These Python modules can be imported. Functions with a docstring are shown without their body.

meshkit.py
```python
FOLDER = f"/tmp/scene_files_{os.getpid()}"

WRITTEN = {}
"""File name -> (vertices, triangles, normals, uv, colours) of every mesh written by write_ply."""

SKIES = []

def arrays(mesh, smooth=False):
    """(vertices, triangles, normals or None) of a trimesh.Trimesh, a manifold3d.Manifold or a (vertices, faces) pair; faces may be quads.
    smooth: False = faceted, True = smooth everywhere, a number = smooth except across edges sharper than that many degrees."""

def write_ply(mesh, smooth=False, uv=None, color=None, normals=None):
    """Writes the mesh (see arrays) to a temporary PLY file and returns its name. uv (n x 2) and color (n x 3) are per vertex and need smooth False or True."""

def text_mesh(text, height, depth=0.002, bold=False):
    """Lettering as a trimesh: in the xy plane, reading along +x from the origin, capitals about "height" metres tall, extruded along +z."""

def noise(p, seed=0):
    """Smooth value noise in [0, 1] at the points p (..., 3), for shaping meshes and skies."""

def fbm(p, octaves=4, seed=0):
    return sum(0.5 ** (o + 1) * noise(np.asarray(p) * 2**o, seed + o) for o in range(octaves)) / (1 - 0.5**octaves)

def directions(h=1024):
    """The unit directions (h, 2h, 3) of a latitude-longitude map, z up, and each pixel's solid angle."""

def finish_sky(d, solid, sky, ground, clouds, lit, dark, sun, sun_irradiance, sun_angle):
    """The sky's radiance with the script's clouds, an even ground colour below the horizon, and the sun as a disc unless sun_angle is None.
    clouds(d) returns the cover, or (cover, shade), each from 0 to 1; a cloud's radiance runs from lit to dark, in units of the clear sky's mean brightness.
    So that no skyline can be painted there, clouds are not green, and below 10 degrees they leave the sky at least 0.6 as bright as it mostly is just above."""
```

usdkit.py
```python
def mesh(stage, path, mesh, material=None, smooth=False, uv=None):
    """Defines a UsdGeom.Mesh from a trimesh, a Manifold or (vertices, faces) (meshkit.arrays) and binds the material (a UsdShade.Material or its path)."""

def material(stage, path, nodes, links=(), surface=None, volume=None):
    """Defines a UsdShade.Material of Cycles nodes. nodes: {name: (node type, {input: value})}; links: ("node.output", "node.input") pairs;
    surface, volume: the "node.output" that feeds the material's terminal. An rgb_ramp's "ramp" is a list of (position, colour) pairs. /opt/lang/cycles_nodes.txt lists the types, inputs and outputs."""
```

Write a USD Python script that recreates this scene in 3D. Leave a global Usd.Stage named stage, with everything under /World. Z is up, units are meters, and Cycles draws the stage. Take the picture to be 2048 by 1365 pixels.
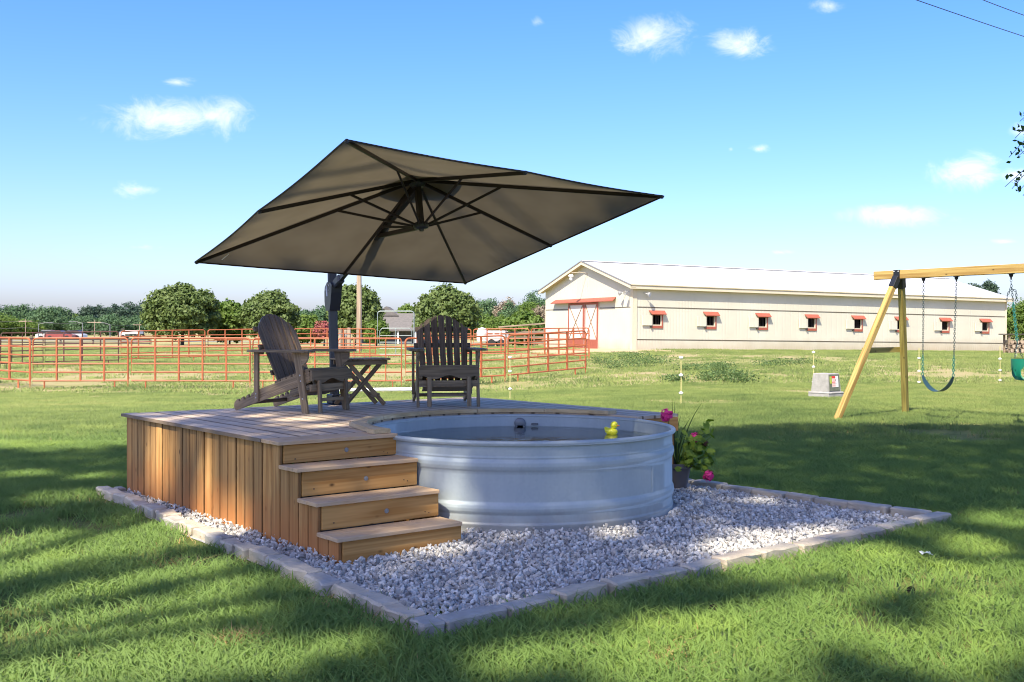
import math, numpy as np, trimesh, shapely, usdkit, meshkit
from shapely.geometry import Polygon, Point, box as sbox
from scipy.interpolate import RBFInterpolator
from pxr import Usd, UsdGeom, UsdLux, UsdShade, Gf, Sdf, Vt

stage = Usd.Stage.CreateInMemory()
UsdGeom.Xform.Define(stage, '/World')
UsdGeom.Scope.Define(stage, '/World/Looks')

# ------------------------------------------------------------------ camera, sky, sun, exposure
FPX, HZ, CAMZ = 2139.0, 662.0, 1.37          # focal length and horizon row for a picture 2048 wide
cam = UsdGeom.Camera.Define(stage, '/World/camera')
cam.CreateHorizontalApertureAttr(36.0)
cam.CreateFocalLengthAttr(36.0 * FPX / 2048)
cam.CreateVerticalApertureOffsetAttr(-36.0 * 20.5 / 2048)
cam.CreateExposureAttr(2.08)
cam.AddTransformOp().Set(Gf.Matrix4d(1, 0, 0, 0, 0, 0, 1, 0, 0, -1, 0, 0, 0, 0, CAMZ, 1))

EL = math.radians(51)
_h = np.array([-0.45, -0.893]) / np.hypot(0.45, 0.893)
SUN = np.array([_h[0] * math.cos(EL), _h[1] * math.cos(EL), math.sin(EL)])
SKY_STRENGTH, SUN_INTENSITY = 0.071, 0.66


def sky_material():
    n = {'s': ('sky_texture', {'sky_type': 'single_scattering', 'sun_disc': False, 'sun_elevation': EL, 'sun_rotation': math.atan2(SUN[0], SUN[1]),
                               'air_density': 1.0, 'aerosol_density': 1.8, 'ozone_density': 5.0}),
         'tint': ('mix', {'mix_type': 'multiply', 'fac': 1.0, 'color2': (0.98, 0.905, 1.03)}),
         'sat': ('hsv', {'saturation': 1.25, 'value': 1.0, 'hue': 0.5}),
         'bg': ('background_shader', {'strength': SKY_STRENGTH}),
         'tc': ('texture_coordinate', {}), 'sep': ('separate_xyz', {}),
         'X': ('math', {'math_type': 'divide'}), 'Z': ('math', {'math_type': 'divide'}), 'v': ('combine_xyz', {'z': 0.0}),
         'n1': ('noise_texture', {'scale': 24.0, 'detail': 9.0, 'roughness': 0.66, 'distortion': 0.7}),
         'nm': ('mapping', {'mapping_type': 'point', 'scale': (1.0, 1.55, 1.0)}),
         'ns': ('math', {'math_type': 'multiply_add', 'value2': 2.3, 'value3': -1.15})}
    l = [('s.color', 'tint.color1'), ('tint.color', 'sat.color'), ('tc.generated', 'sep.vector'), ('sep.x', 'X.value1'), ('sep.y', 'X.value2'),
         ('sep.z', 'Z.value1'), ('sep.y', 'Z.value2'), ('X.value', 'v.x'), ('Z.value', 'v.y'), ('v.vector', 'nm.vector'), ('nm.vector', 'n1.vector'),
         ('n1.fac', 'ns.value1')]
    clouds = [(350, 238, 150, 40, 1.0), (300, 225, 60, 55, .5), (430, 232, 75, 40, .9), (355, 165, 50, 18, .55), (272, 380, 60, 20, .55),
              (1300, 74, 78, 42, 1.1), (1475, 88, 64, 32, 1.05), (1072, 45, 25, 22, .4), (1660, 12, 60, 22, .6), (1518, 298, 26, 12, .7), (1462, 299, 10, 8, .4),
              (1940, 342, 70, 38, 1.15), (2030, 350, 50, 22, .8), (2040, 262, 35, 22, .6), (1785, 430, 105, 22, 1.15), (1222, 458, 32, 14, .4),
              (2010, 483, 40, 9, .4), (1560, 505, 60, 9, .3), (285, 495, 60, 12, .3)]
    prev = None
    for i, (x, y, a, b, w) in enumerate(clouds):
        n[f'm{i}'] = ('mapping', {'mapping_type': 'texture', 'location': ((x - 1024) / FPX, (HZ - y) / FPX, 0), 'scale': (a / FPX, b / FPX, 1)})
        n[f'l{i}'] = ('vector_math', {'math_type': 'length'})
        n[f'w{i}'] = ('math', {'math_type': 'multiply_add', 'value2': -0.95, 'value3': 0.35 + 0.75 * w})
        l += [('v.vector', f'm{i}.vector'), (f'm{i}.vector', f'l{i}.vector1'), (f'l{i}.value', f'w{i}.value1')]
        if prev:
            n[f'x{i}'] = ('math', {'math_type': 'maximum'})
            l += [(prev, f'x{i}.value1'), (f'w{i}.value', f'x{i}.value2')]
            prev = f'x{i}.value'
        else:
            prev = f'w{i}.value'
    n['add'] = ('math', {'math_type': 'add'})
    n['cov'] = ('map_range', {'range_type': 'smoothstep', 'from_min': 0.02, 'from_max': 1.35, 'to_min': 0.0, 'to_max': 0.8, 'clamp': True})
    n['mixc'] = ('mix', {'mix_type': 'mix', 'color2': (4.5, 4.6, 4.85)})
    l += [(prev, 'add.value1'), ('ns.value', 'add.value2'), ('add.value', 'cov.value'), ('cov.result', 'mixc.fac'), ('sat.color', 'mixc.color1'), ('mixc.color', 'bg.color')]
    return usdkit.material(stage, '/World/Looks/sky', n, l, surface='bg.background')


dome = UsdLux.DomeLight.Define(stage, '/World/sky')
UsdShade.MaterialBindingAPI.Apply(dome.GetPrim()).Bind(sky_material())
dome.GetPrim().SetCustomDataByKey('kind', 'structure')
sun = UsdLux.DistantLight.Define(stage, '/World/sun')
sun.CreateNormalizeAttr(True)
sun.CreateIntensityAttr(SUN_INTENSITY)
sun.CreateAngleAttr(0.5)
sun.CreateColorAttr(Gf.Vec3f(1.0, 0.92, 0.76))
_x = np.cross([0, 0, 1], SUN)
_x /= np.linalg.norm(_x)
_y = np.cross(SUN, _x)
sun.AddTransformOp().Set(Gf.Matrix4d(*map(float, (*_x, 0, *_y, 0, *SUN, 0, 0, 0, 30, 1))))

# ------------------------------------------------------------------ helpers
_count = {}


def free(parent, name):
    k = _count.get((parent, name), 0)
    _count[(parent, name)] = k + 1
    return f'{parent}/{name}' if k == 0 else f'{parent}/{name}_{k:03d}'


def gfm(M):
    return Gf.Matrix4d(*[float(v) for v in np.asarray(M, float).T.ravel()])


def frame(o=(0, 0, 0), x=(1, 0, 0), y=(0, 1, 0), z=(0, 0, 1)):
    M = np.eye(4)
    M[:3, 0], M[:3, 1], M[:3, 2], M[:3, 3] = x, y, z, o
    return M


def rotz(a, o=(0, 0, 0)):
    c, s = math.cos(a), math.sin(a)
    return frame(o, (c, s, 0), (-s, c, 0))


def tag(path, **kw):
    p = stage.GetPrimAtPath(path)
    for k, v in kw.items():
        if v is not None:
            p.SetCustomDataByKey(k, v)
    return path


def thing(name, label, category, M=None, group=None, kind=None):
    path = free('/World', name)
    x = UsdGeom.Xform.Define(stage, path)
    x.AddTransformOp().Set(gfm(np.eye(4) if M is None else M))
    return tag(path, label=label, category=category, group=group, kind=kind)


_auto = {}


def obj(parent, name, mesh, mat, smooth=False, M=None, **kw):
    path = free(parent, name)
    if M is None and parent != '/World':
        mv, mf, _ = meshkit.arrays(mesh)
        c_ = (mv.min(0) + mv.max(0)) / 2
        mesh, M = trimesh.Trimesh(mv - c_, mf, process=False), frame(c_ - _auto.get(parent, 0))
        _auto[path] = c_
    elif parent in _auto:
        M = frame(-_auto[parent]) @ M
    m = usdkit.mesh(stage, path, mesh, mat, smooth=smooth)
    if M is not None:
        m.AddTransformOp().Set(gfm(M))
    if kw:
        tag(path, **kw)
    return path


def copy_of(src, label, M, group=None, name=None):
    name = name or src.split('/')[-1].rstrip('0123456789').rstrip('_')
    path = free('/World', name)
    x = UsdGeom.Xform.Define(stage, path)
    x.GetPrim().GetReferences().AddInternalReference(Sdf.Path(src))
    op = [o for o in x.GetOrderedXformOps()]
    (op[0] if op else x.AddTransformOp()).Set(gfm(M))
    x.GetPrim().SetInstanceable(True)
    return tag(path, label=label, group=group)


_cb = {}


def cbox(sx, sy, sz, c=0.003):
    key = (round(sx, 4), round(sy, 4), round(sz, 4), c)
    if key not in _cb:
        h = np.array([sx, sy, sz]) / 2
        c_ = min(c, 0.45 * min(sx, sy, sz))
        pts = []
        for s in np.array(np.meshgrid([-1, 1], [-1, 1], [-1, 1])).T.reshape(-1, 3):
            for a in range(3):
                d = h - c_
                d[a] = h[a]
                pts.append(s * d)
        _cb[key] = trimesh.convex.convex_hull(np.array(pts))
    return _cb[key].copy()


def bx(x0, x1, y0, y1, z0, z1, c=0.003):
    return cbox(x1 - x0, y1 - y0, z1 - z0, c).apply_translation([(x0 + x1) / 2, (y0 + y1) / 2, (z0 + z1) / 2])


def beam(p, q, w, h, up=(0, 0, 1), c=0.003):
    """A board from p to q: mesh along local X, and its frame. w across, h along up."""
    p, q = np.asarray(p, float), np.asarray(q, float)
    x = q - p
    L = np.linalg.norm(x)
    x /= L
    y = np.cross(up, x)
    if np.linalg.norm(y) < 1e-6:
        y = np.cross((0, 1, 0), x)
    y /= np.linalg.norm(y)
    z = np.cross(x, y)
    return cbox(L, w, h, c), frame((p + q) / 2, x, y, z)


def bm(parent, name, p, q, w, h, mat, up=(0, 0, 1), c=0.003, **kw):
    m, M = beam(p, q, w, h, up, c)
    return obj(parent, name, m, mat, M=M, **kw)


def baked(p, q, w, h, up=(0, 0, 1), c=0.003):
    m, M = beam(p, q, w, h, up, c)
    return m.apply_transform(M)


def tube(pts, r, sides=8, cap=True):
    p = np.asarray(pts, float)
    n = len(p)
    r = np.broadcast_to(r, (n,))
    t = np.gradient(p, axis=0)
    t /= np.linalg.norm(t, axis=1, keepdims=True) + 1e-12
    ref = np.array([0, 0, 1.0]) if abs(t[:, 2]).mean() < 0.8 else np.array([1.0, 0.1, 0])
    a = np.cross(t, ref)
    a /= np.linalg.norm(a, axis=1, keepdims=True) + 1e-12
    b = np.cross(t, a)
    ang = np.arange(sides) * 2 * np.pi / sides
    v = p[:, None] + r[:, None, None] * (np.cos(ang)[None, :, None] * a[:, None] + np.sin(ang)[None, :, None] * b[:, None])
    v = v.reshape(-1, 3)
    f = []
    for i in range(n - 1):
        for j in range(sides):
            k = (j + 1) % sides
            f += [[i * sides + j, (i + 1) * sides + j, (i + 1) * sides + k], [i * sides + j, (i + 1) * sides + k, i * sides + k]]
    if cap:
        v = np.vstack([v, p[0], p[-1]])
        for j in range(sides):
            k = (j + 1) % sides
            f += [[n * sides, j, k], [n * sides + 1, (n - 1) * sides + k, (n - 1) * sides + j]]
    return trimesh.Trimesh(v, np.array(f), process=False)


def lathe(profile, sections=64):
    pr = np.asarray(profile, float)
    a = np.arange(sections) * 2 * np.pi / sections
    v = np.stack([pr[:, None, 0] * np.cos(a), pr[:, None, 0] * np.sin(a), np.broadcast_to(pr[:, None, 1], (len(pr), sections))], -1).reshape(-1, 3)
    f = []
    for i in range(len(pr) - 1):
        for j in range(sections):
            k = (j + 1) % sections
            f += [[i * sections + j, i * sections + k, (i + 1) * sections + k], [i * sections + j, (i + 1) * sections + k, (i + 1) * sections + j]]
    return trimesh.Trimesh(v, np.array(f), process=False)


def join(*ms):
    ms = [m for m in (ms[0] if len(ms) == 1 and isinstance(ms[0], (list, tuple)) else ms)]
    return trimesh.util.concatenate(ms)


def extrude(poly, h, z0=0.0):
    if poly.geom_type != 'Polygon':
        poly = max(poly.geoms, key=lambda g: g.area)
    return trimesh.creation.extrude_polygon(poly, h).apply_translation([0, 0, z0])


def plate(pts, thick, M):
    """A flat board of outline pts (2d) in M's xy plane, centred on it."""
    return extrude(Polygon(pts).buffer(0), thick, -thick / 2).apply_transform(M)


def px(x, y, d):
    return np.array([(x - 1024) / FPX * d, d, CAMZ - (y - HZ) / FPX * d])


def px_ground(x, y, z):
    d = (CAMZ - z) * FPX / (y - HZ)
    return np.array([(x - 1024) / FPX * d, d, z])


def normalize(v):
    v = np.asarray(v, float)
    return v / np.linalg.norm(v)


# ------------------------------------------------------------------ materials
def mat(name, nodes, links, surface='p.BSDF', **k):
    return usdkit.material(stage, '/World/Looks/' + name, nodes, links, surface=surface, **k)


def plain(name, color, rough=0.6, metallic=0.0, var=0.12, scale=6.0, bump=0.0, bscale=40.0, spec=0.5, object_space=True):
    c = np.array(color)
    n = {'tc': ('texture_coordinate', {}), 'g': ('geometry', {}), 'n': ('noise_texture', {'scale': scale, 'detail': 5.0, 'roughness': 0.6}),
         'r': ('rgb_ramp', {'ramp': [(0.25, c * (1 - var)), (0.75, np.minimum(c * (1 + var), 0.95))]}),
         'p': ('principled_bsdf', {'roughness': rough, 'metallic': metallic, 'specular_ior_level': spec})}
    src = 'tc.object' if object_space else 'g.position'
    l = [(src, 'n.vector'), ('n.fac', 'r.fac'), ('r.color', 'p.base_color')]
    if bump:
        n['bn'] = ('noise_texture', {'scale': bscale, 'detail': 4.0})
        n['b'] = ('bump', {'strength': bump, 'distance': 0.01})
        l += [(src, 'bn.vector'), ('bn.fac', 'b.height'), ('b.normal', 'p.normal')]
    return mat(name, n, l)


def wood(name, axis, light, dark, across=42.0, along=1.6, rough=0.7, knots=True, grey=None, edge=0.0, stain=False, vary=0.25, bump=0.35, coat=0.0):
    light, dark = np.array(light), np.array(dark)
    sc = [across, across, across]
    sc['xyz'.index(axis)] = along
    kn = [9.0, 9.0, 9.0]
    kn['xyz'.index(axis)] = 5.0
    n = {'tc': ('texture_coordinate', {}), 'oi': ('object_info', {}), 'wn': ('white_noise_texture', {'dimensions': '3D'}), 'off': ('vector_math', {'math_type': 'scale', 'vector1': (37.0, 61.0, 23.0)}),
         'ad': ('vector_math', {'math_type': 'add'}), 'mp': ('mapping', {'mapping_type': 'point', 'scale': tuple(sc)}),
         'n': ('noise_texture', {'scale': 1.0, 'detail': 3.0, 'roughness': 0.55, 'distortion': 1.3}),
         'mp2': ('mapping', {'mapping_type': 'point', 'scale': tuple(np.array(sc) * 0.22)}),
         'n2': ('noise_texture', {'scale': 1.0, 'detail': 2.0, 'distortion': 2.2}),
         'rg': ('math', {'math_type': 'multiply', 'value2': 26.0}), 'sn': ('math', {'math_type': 'sine'}), 's5': ('math', {'math_type': 'multiply_add', 'value2': 0.22, 'value3': 0.0}),
         'sm': ('math', {'math_type': 'add'}),
         'r': ('rgb_ramp', {'ramp': [(0.22, dark), (0.5, dark * 0.45 + light * 0.55), (0.78, light)]}),
         'hv': ('hsv', {}), 'mr': ('map_range', {'from_min': 0.0, 'from_max': 1.0, 'to_min': 1 - vary, 'to_max': 1 + vary * 0.7}),
         'b': ('bump', {'strength': bump, 'distance': 0.002}),
         'p': ('principled_bsdf', {'roughness': rough, 'coat_weight': coat, 'specular_ior_level': 0.35})}
    l = [('oi.location', 'wn.vector'), ('wn.value', 'off.scale'), ('off.vector', 'ad.vector1'), ('tc.object', 'ad.vector2'), ('ad.vector', 'mp.vector'), ('mp.vector', 'n.vector'),
         ('ad.vector', 'mp2.vector'), ('mp2.vector', 'n2.vector'), ('n2.fac', 'rg.value1'), ('rg.value', 'sn.value1'), ('sn.value', 's5.value1'),
         ('s5.value', 'sm.value1'), ('n.fac', 'sm.value2'), ('sm.value', 'r.fac'), ('r.color', 'hv.color'), ('wn.value', 'mr.value'), ('mr.result', 'hv.value'),
         ('sm.value', 'b.height'), ('b.normal', 'p.normal')]
    last = 'hv.color'
    if knots:
        n['mk'] = ('mapping', {'mapping_type': 'point', 'scale': tuple(kn)})
        n['vk'] = ('voronoi_texture', {'scale': 1.0, 'feature': 'f1'})
        n['rk'] = ('rgb_ramp', {'ramp': [(0.05, (1, 1, 1)), (0.09, (0.45, 0.45, 0.45)), (0.14, (0, 0, 0))]})
        n['xk'] = ('mix', {'mix_type': 'mix', 'color2': tuple(dark * 0.35)})
        l += [('ad.vector', 'mk.vector'), ('mk.vector', 'vk.vector'), ('vk.distance', 'rk.fac'), ('rk.color', 'xk.fac'), (last, 'xk.color1')]
        last = 'xk.color'
    if grey is not None:
        n['ng'] = ('noise_texture', {'scale': 2.3, 'detail': 5.0, 'roughness': 0.65})
        n['rgy'] = ('rgb_ramp', {'ramp': [(0.38, (0.25, 0.25, 0.25)), (0.62, (0.95, 0.95, 0.95))]})
        n['xg'] = ('mix', {'mix_type': 'mix', 'color2': tuple(grey)})
        l += [('tc.object', 'ng.vector'), ('ng.fac', 'rgy.fac'), ('rgy.color', 'xg.fac'), (last, 'xg.color1')]
        last = 'xg.color'
    if stain:     # clay splashed up on the foot of the boards
        n['g'] = ('geometry', {})
        n['sz'] = ('separate_xyz', {})
        n['nst'] = ('noise_texture', {'scale': 5.0, 'detail': 4.0})
        n['ms'] = ('math', {'math_type': 'multiply_add', 'value2': 0.5, 'value3': -0.12})
        n['as'] = ('math', {'math_type': 'subtract'})
        n['ra'] = ('map_range', {'from_min': -0.12, 'from_max': 0.22, 'to_min': 0.75, 'to_max': 0.0, 'clamp': True})
        n['xs'] = ('mix', {'mix_type': 'mix', 'color2': (0.42, 0.15, 0.035)})
        l += [('g.position', 'sz.vector'), ('g.position', 'nst.vector'), ('nst.fac', 'ms.value1'), ('sz.z', 'as.value1'), ('ms.value', 'as.value2'), ('as.value', 'ra.value'),
              ('ra.result', 'xs.fac'), (last, 'xs.color1')]
        last = 'xs.color'
    if edge:      # board edges darkened: shade of the gaps painted in, along with dirt
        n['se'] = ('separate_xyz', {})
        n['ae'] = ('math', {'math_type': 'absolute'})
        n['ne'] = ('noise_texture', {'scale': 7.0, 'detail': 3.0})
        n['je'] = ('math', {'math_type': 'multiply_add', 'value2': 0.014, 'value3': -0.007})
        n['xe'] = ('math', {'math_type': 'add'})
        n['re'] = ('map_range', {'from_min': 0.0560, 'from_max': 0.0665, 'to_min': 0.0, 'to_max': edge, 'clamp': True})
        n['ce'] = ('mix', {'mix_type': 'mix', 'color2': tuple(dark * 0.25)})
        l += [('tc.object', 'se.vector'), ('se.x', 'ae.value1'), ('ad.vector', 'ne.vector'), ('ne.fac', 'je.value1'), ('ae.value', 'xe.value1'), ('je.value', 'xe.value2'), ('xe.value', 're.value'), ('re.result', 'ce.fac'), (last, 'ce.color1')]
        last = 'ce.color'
    l.append((last, 'p.base_color'))
    return mat(name, n, l)


def leafy(name, c1, c2, trans=0.3, scale=0.8, rough=0.6):
    """Leaves: two greens mixed by noise and by each leaf, a share of light passing through."""
    n = {'g': ('geometry', {}), 'oi': ('object_info', {}), 'n': ('noise_texture', {'scale': scale, 'detail': 3.0}),
         'm1': ('math', {'math_type': 'multiply_add', 'value2': 0.55}), 'm2': ('math', {'math_type': 'multiply_add', 'value2': 0.9, 'value3': -0.22}),
         'r': ('rgb_ramp', {'ramp': [(0.1, c1), (0.9, c2)]}),
         'p': ('principled_bsdf', {'roughness': rough, 'specular_ior_level': 0.25}), 't': ('translucent_bsdf', {}), 'x': ('mix_closure', {'fac': trans}),
         'ht': ('hsv', {'saturation': 1.15, 'value': 1.3})}
    l = [('g.position', 'n.vector'), ('n.fac', 'm2.value1'), ('g.random_per_island', 'm1.value1'), ('m2.value', 'm1.value3'), ('m1.value', 'r.fac'), ('r.color', 'p.base_color'),
         ('r.color', 'ht.color'), ('ht.color', 't.color'), ('p.BSDF', 'x.closure1'), ('t.BSDF', 'x.closure2')]
    return mat(name, n, l, surface='x.closure')


def grass_mat(name, trans=0.4):
    n = {'g': ('geometry', {}), 'oi': ('object_info', {}),
         'n': ('noise_texture', {'scale': 1.1, 'detail': 4.0, 'roughness': 0.6}), 'n2': ('noise_texture', {'scale': 0.16, 'detail': 3.0}),
         'sx': ('separate_xyz', {}), 'dist': ('map_range', {'range_type': 'smoothstep', 'from_min': 10.0, 'from_max': 26.0, 'to_min': 0.0, 'to_max': 0.30, 'clamp': True}),
         'a1': ('math', {'math_type': 'multiply_add', 'value2': 0.9, 'value3': -0.88}), 'a2': ('math', {'math_type': 'multiply_add', 'value2': 0.8}),
         'a3': ('math', {'math_type': 'multiply_add', 'value2': 1.15}), 'a4': ('math', {'math_type': 'add'}),
         'r': ('rgb_ramp', {'ramp': [(0.0, (0.165, 0.255, 0.06)), (0.3, (0.35, 0.46, 0.095)), (0.58, (0.47, 0.475, 0.13)), (0.85, (0.48, 0.42, 0.175)), (1.0, (0.50, 0.41, 0.22))]}),
         'p': ('principled_bsdf', {'roughness': 0.55, 'specular_ior_level': 0.3}), 't': ('translucent_bsdf', {}), 'x': ('mix_closure', {'fac': trans}),
         'ht': ('hsv', {'saturation': 1.1, 'value': 1.35}),
         'rf': ('rgb_ramp', {'ramp': [(0.0, (0.12, 0.175, 0.05)), (0.3, (0.225, 0.28, 0.08)), (0.58, (0.32, 0.325, 0.115)), (0.85, (0.38, 0.34, 0.15)), (1.0, (0.41, 0.33, 0.18))]}), 'zx': ('mix', {'mix_type': 'mix'}),
         'zone': ('map_range', {'range_type': 'smoothstep', 'from_min': 11.0, 'from_max': 17.0, 'to_min': 0.0, 'to_max': 1.0, 'clamp': True}),
         'wn': ('white_noise_texture', {'dimensions': '1D'}), 'wv': ('vector_math', {'math_type': 'multiply_add', 'vector2': (1.9, 1.9, 0.5), 'vector3': (-0.95, -0.95, 0.5)}), 'nn': ('vector_math', {'math_type': 'normalize'})}
    l = [('g.random_per_island', 'wn.w'), ('wn.color', 'wv.vector1'), ('wv.vector', 'nn.vector1'), ('nn.vector', 'p.normal'),
         ('g.position', 'n.vector'), ('g.position', 'n2.vector'), ('g.position', 'sx.vector'), ('sx.y', 'dist.value'),
         ('n.fac', 'a1.value1'), ('n2.fac', 'a2.value1'), ('a1.value', 'a2.value3'), ('g.random_per_island', 'a3.value1'), ('a2.value', 'a3.value3'),
         ('a3.value', 'a4.value1'), ('dist.result', 'a4.value2'), ('a3.value', 'r.fac'), ('a4.value', 'rf.fac'), ('sx.y', 'zone.value'), ('zone.result', 'zx.fac'), ('r.color', 'zx.color1'), ('rf.color', 'zx.color2'), ('zx.color', 'p.base_color'),
         ('zx.color', 'ht.color'), ('ht.color', 't.color'), ('p.BSDF', 'x.closure1'), ('t.BSDF', 'x.closure2')]
    return mat(name, n, l, surface='x.closure')


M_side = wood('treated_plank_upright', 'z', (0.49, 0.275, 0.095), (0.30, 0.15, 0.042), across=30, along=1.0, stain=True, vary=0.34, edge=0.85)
M_riser = wood('treated_board_crosswise', 'x', (0.51, 0.275, 0.085), (0.35, 0.165, 0.04), across=30, along=1.0, vary=0.12)
M_tread = wood('worn_tread_board', 'x', (0.57, 0.37, 0.185), (0.40, 0.235, 0.105), across=40, along=1.2, grey=(0.50, 0.355, 0.22), vary=0.12)
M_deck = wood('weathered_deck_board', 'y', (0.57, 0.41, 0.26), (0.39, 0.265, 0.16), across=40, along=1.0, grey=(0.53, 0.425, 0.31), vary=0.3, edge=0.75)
M_trim = wood('fresh_trim_board', 'x', (0.55, 0.41, 0.21), (0.38, 0.26, 0.115), across=36, along=1.5, grey=(0.46, 0.36, 0.22), vary=0.1)
M_chair = wood('dark_brown_stained_wood', 'x', (0.27, 0.20, 0.12), (0.145, 0.105, 0.062), across=46, along=2.0, rough=0.55, knots=False, vary=0.3)
M_chair2 = wood('dark_brown_stained_slat', 'x', (0.165, 0.118, 0.075), (0.085, 0.06, 0.04), across=46, along=2.0, rough=0.5, knots=False, vary=0.25)
M_table = wood('brown_stained_wood', 'x', (0.30, 0.21, 0.12), (0.16, 0.11, 0.065), across=46, along=2.0, rough=0.6, knots=False, vary=0.2)
M_swing = wood('swing_set_timber', 'x', (0.43, 0.305, 0.10), (0.27, 0.16, 0.042), across=20, along=0.8, vary=0.1)
M_swing_leg = wood('swing_set_leg_timber', 'x', (0.36, 0.29, 0.075), (0.20, 0.15, 0.036), across=26, along=0.8, vary=0.12)
M_pole = wood('pole_wood', 'z', (0.36, 0.29, 0.21), (0.22, 0.16, 0.11), across=14, along=0.3, knots=False, vary=0.1)
M_post = wood('old_fence_wood', 'x', (0.30, 0.23, 0.16), (0.15, 0.11, 0.08), across=20, along=0.6, knots=False)
M_darkrail = plain('dark_rail_paint', (0.035, 0.026, 0.022), 0.7)
M_darksteel0 = plain('dull_lamp_rim', (0.24, 0.235, 0.22), 0.5, 0.3)
M_screw = plain('screw_head', (0.05, 0.045, 0.04), 0.5, 0.6)
M_galv = mat('galvanised_steel', {
    'g': ('geometry', {}), 'gz': ('separate_xyz', {}), 'gn': ('noise_texture', {'scale': 9.0, 'detail': 6.0, 'roughness': 0.7}), 'gm': ('math', {'math_type': 'multiply_add', 'value2': -0.20}), 'gr': ('map_range', {'from_min': -0.06, 'from_max': 0.06, 'to_min': 0.55, 'to_max': 0.0, 'clamp': True}), 'gx': ('mix', {'mix_type': 'mix', 'color2': (0.26, 0.23, 0.19)}),
    
    'tc': ('texture_coordinate', {}), 'mp': ('mapping', {'mapping_type': 'point', 'scale': (5.0, 5.0, 0.7)}), 'n': ('noise_texture', {'scale': 1.0, 'detail': 6.0, 'roughness': 0.65}),
    'v': ('voronoi_texture', {'scale': 55.0}), 'vm': ('mix', {'mix_type': 'mix', 'fac': 0.12}),
    'r': ('rgb_ramp', {'ramp': [(0.25, (0.28, 0.325, 0.335)), (0.75, (0.39, 0.435, 0.435))]}), 'bn': ('noise_texture', {'scale': 5.0, 'detail': 2.0}), 'b': ('bump', {'strength': 0.06, 'distance': 0.02}),
    'p': ('principled_bsdf', {'metallic': 0.22, 'roughness': 0.58})},
    [('tc.object', 'mp.vector'), ('mp.vector', 'n.vector'), ('tc.object', 'v.vector'), ('n.color', 'vm.color1'), ('v.color', 'vm.color2'), ('vm.color', 'r.fac'), ('g.position', 'gz.vector'), ('g.position', 'gn.vector'), ('gn.fac', 'gm.value1'), ('gz.z', 'gm.value3'), ('gm.value', 'gr.value'), ('gr.result', 'gx.fac'), ('r.color', 'gx.color1'), ('gx.color', 'p.base_color'),
     ('tc.object', 'bn.vector'), ('bn.fac', 'b.height'), ('b.normal', 'p.normal')])
M_water = mat('pool_water', {
    'g': ('geometry', {}), 'n': ('noise_texture', {'scale': 9.0, 'detail': 3.0, 'distortion': 0.5}), 'b': ('bump', {'strength': 0.10, 'distance': 0.02}), 'f': ('fresnel', {'IOR': 1.33}),
    't': ('transparent_bsdf', {'color': (0.80, 0.93, 0.94)}), 'gl': ('glossy_bsdf', {'color': (1, 1, 1), 'roughness': 0.03}), 'x': ('mix_closure', {})},
    [('g.position', 'n.vector'), ('n.fac', 'b.height'), ('b.normal', 'gl.normal'), ('f.fac', 'x.fac'), ('t.BSDF', 'x.closure1'), ('gl.BSDF', 'x.closure2')], surface='x.closure')
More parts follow.
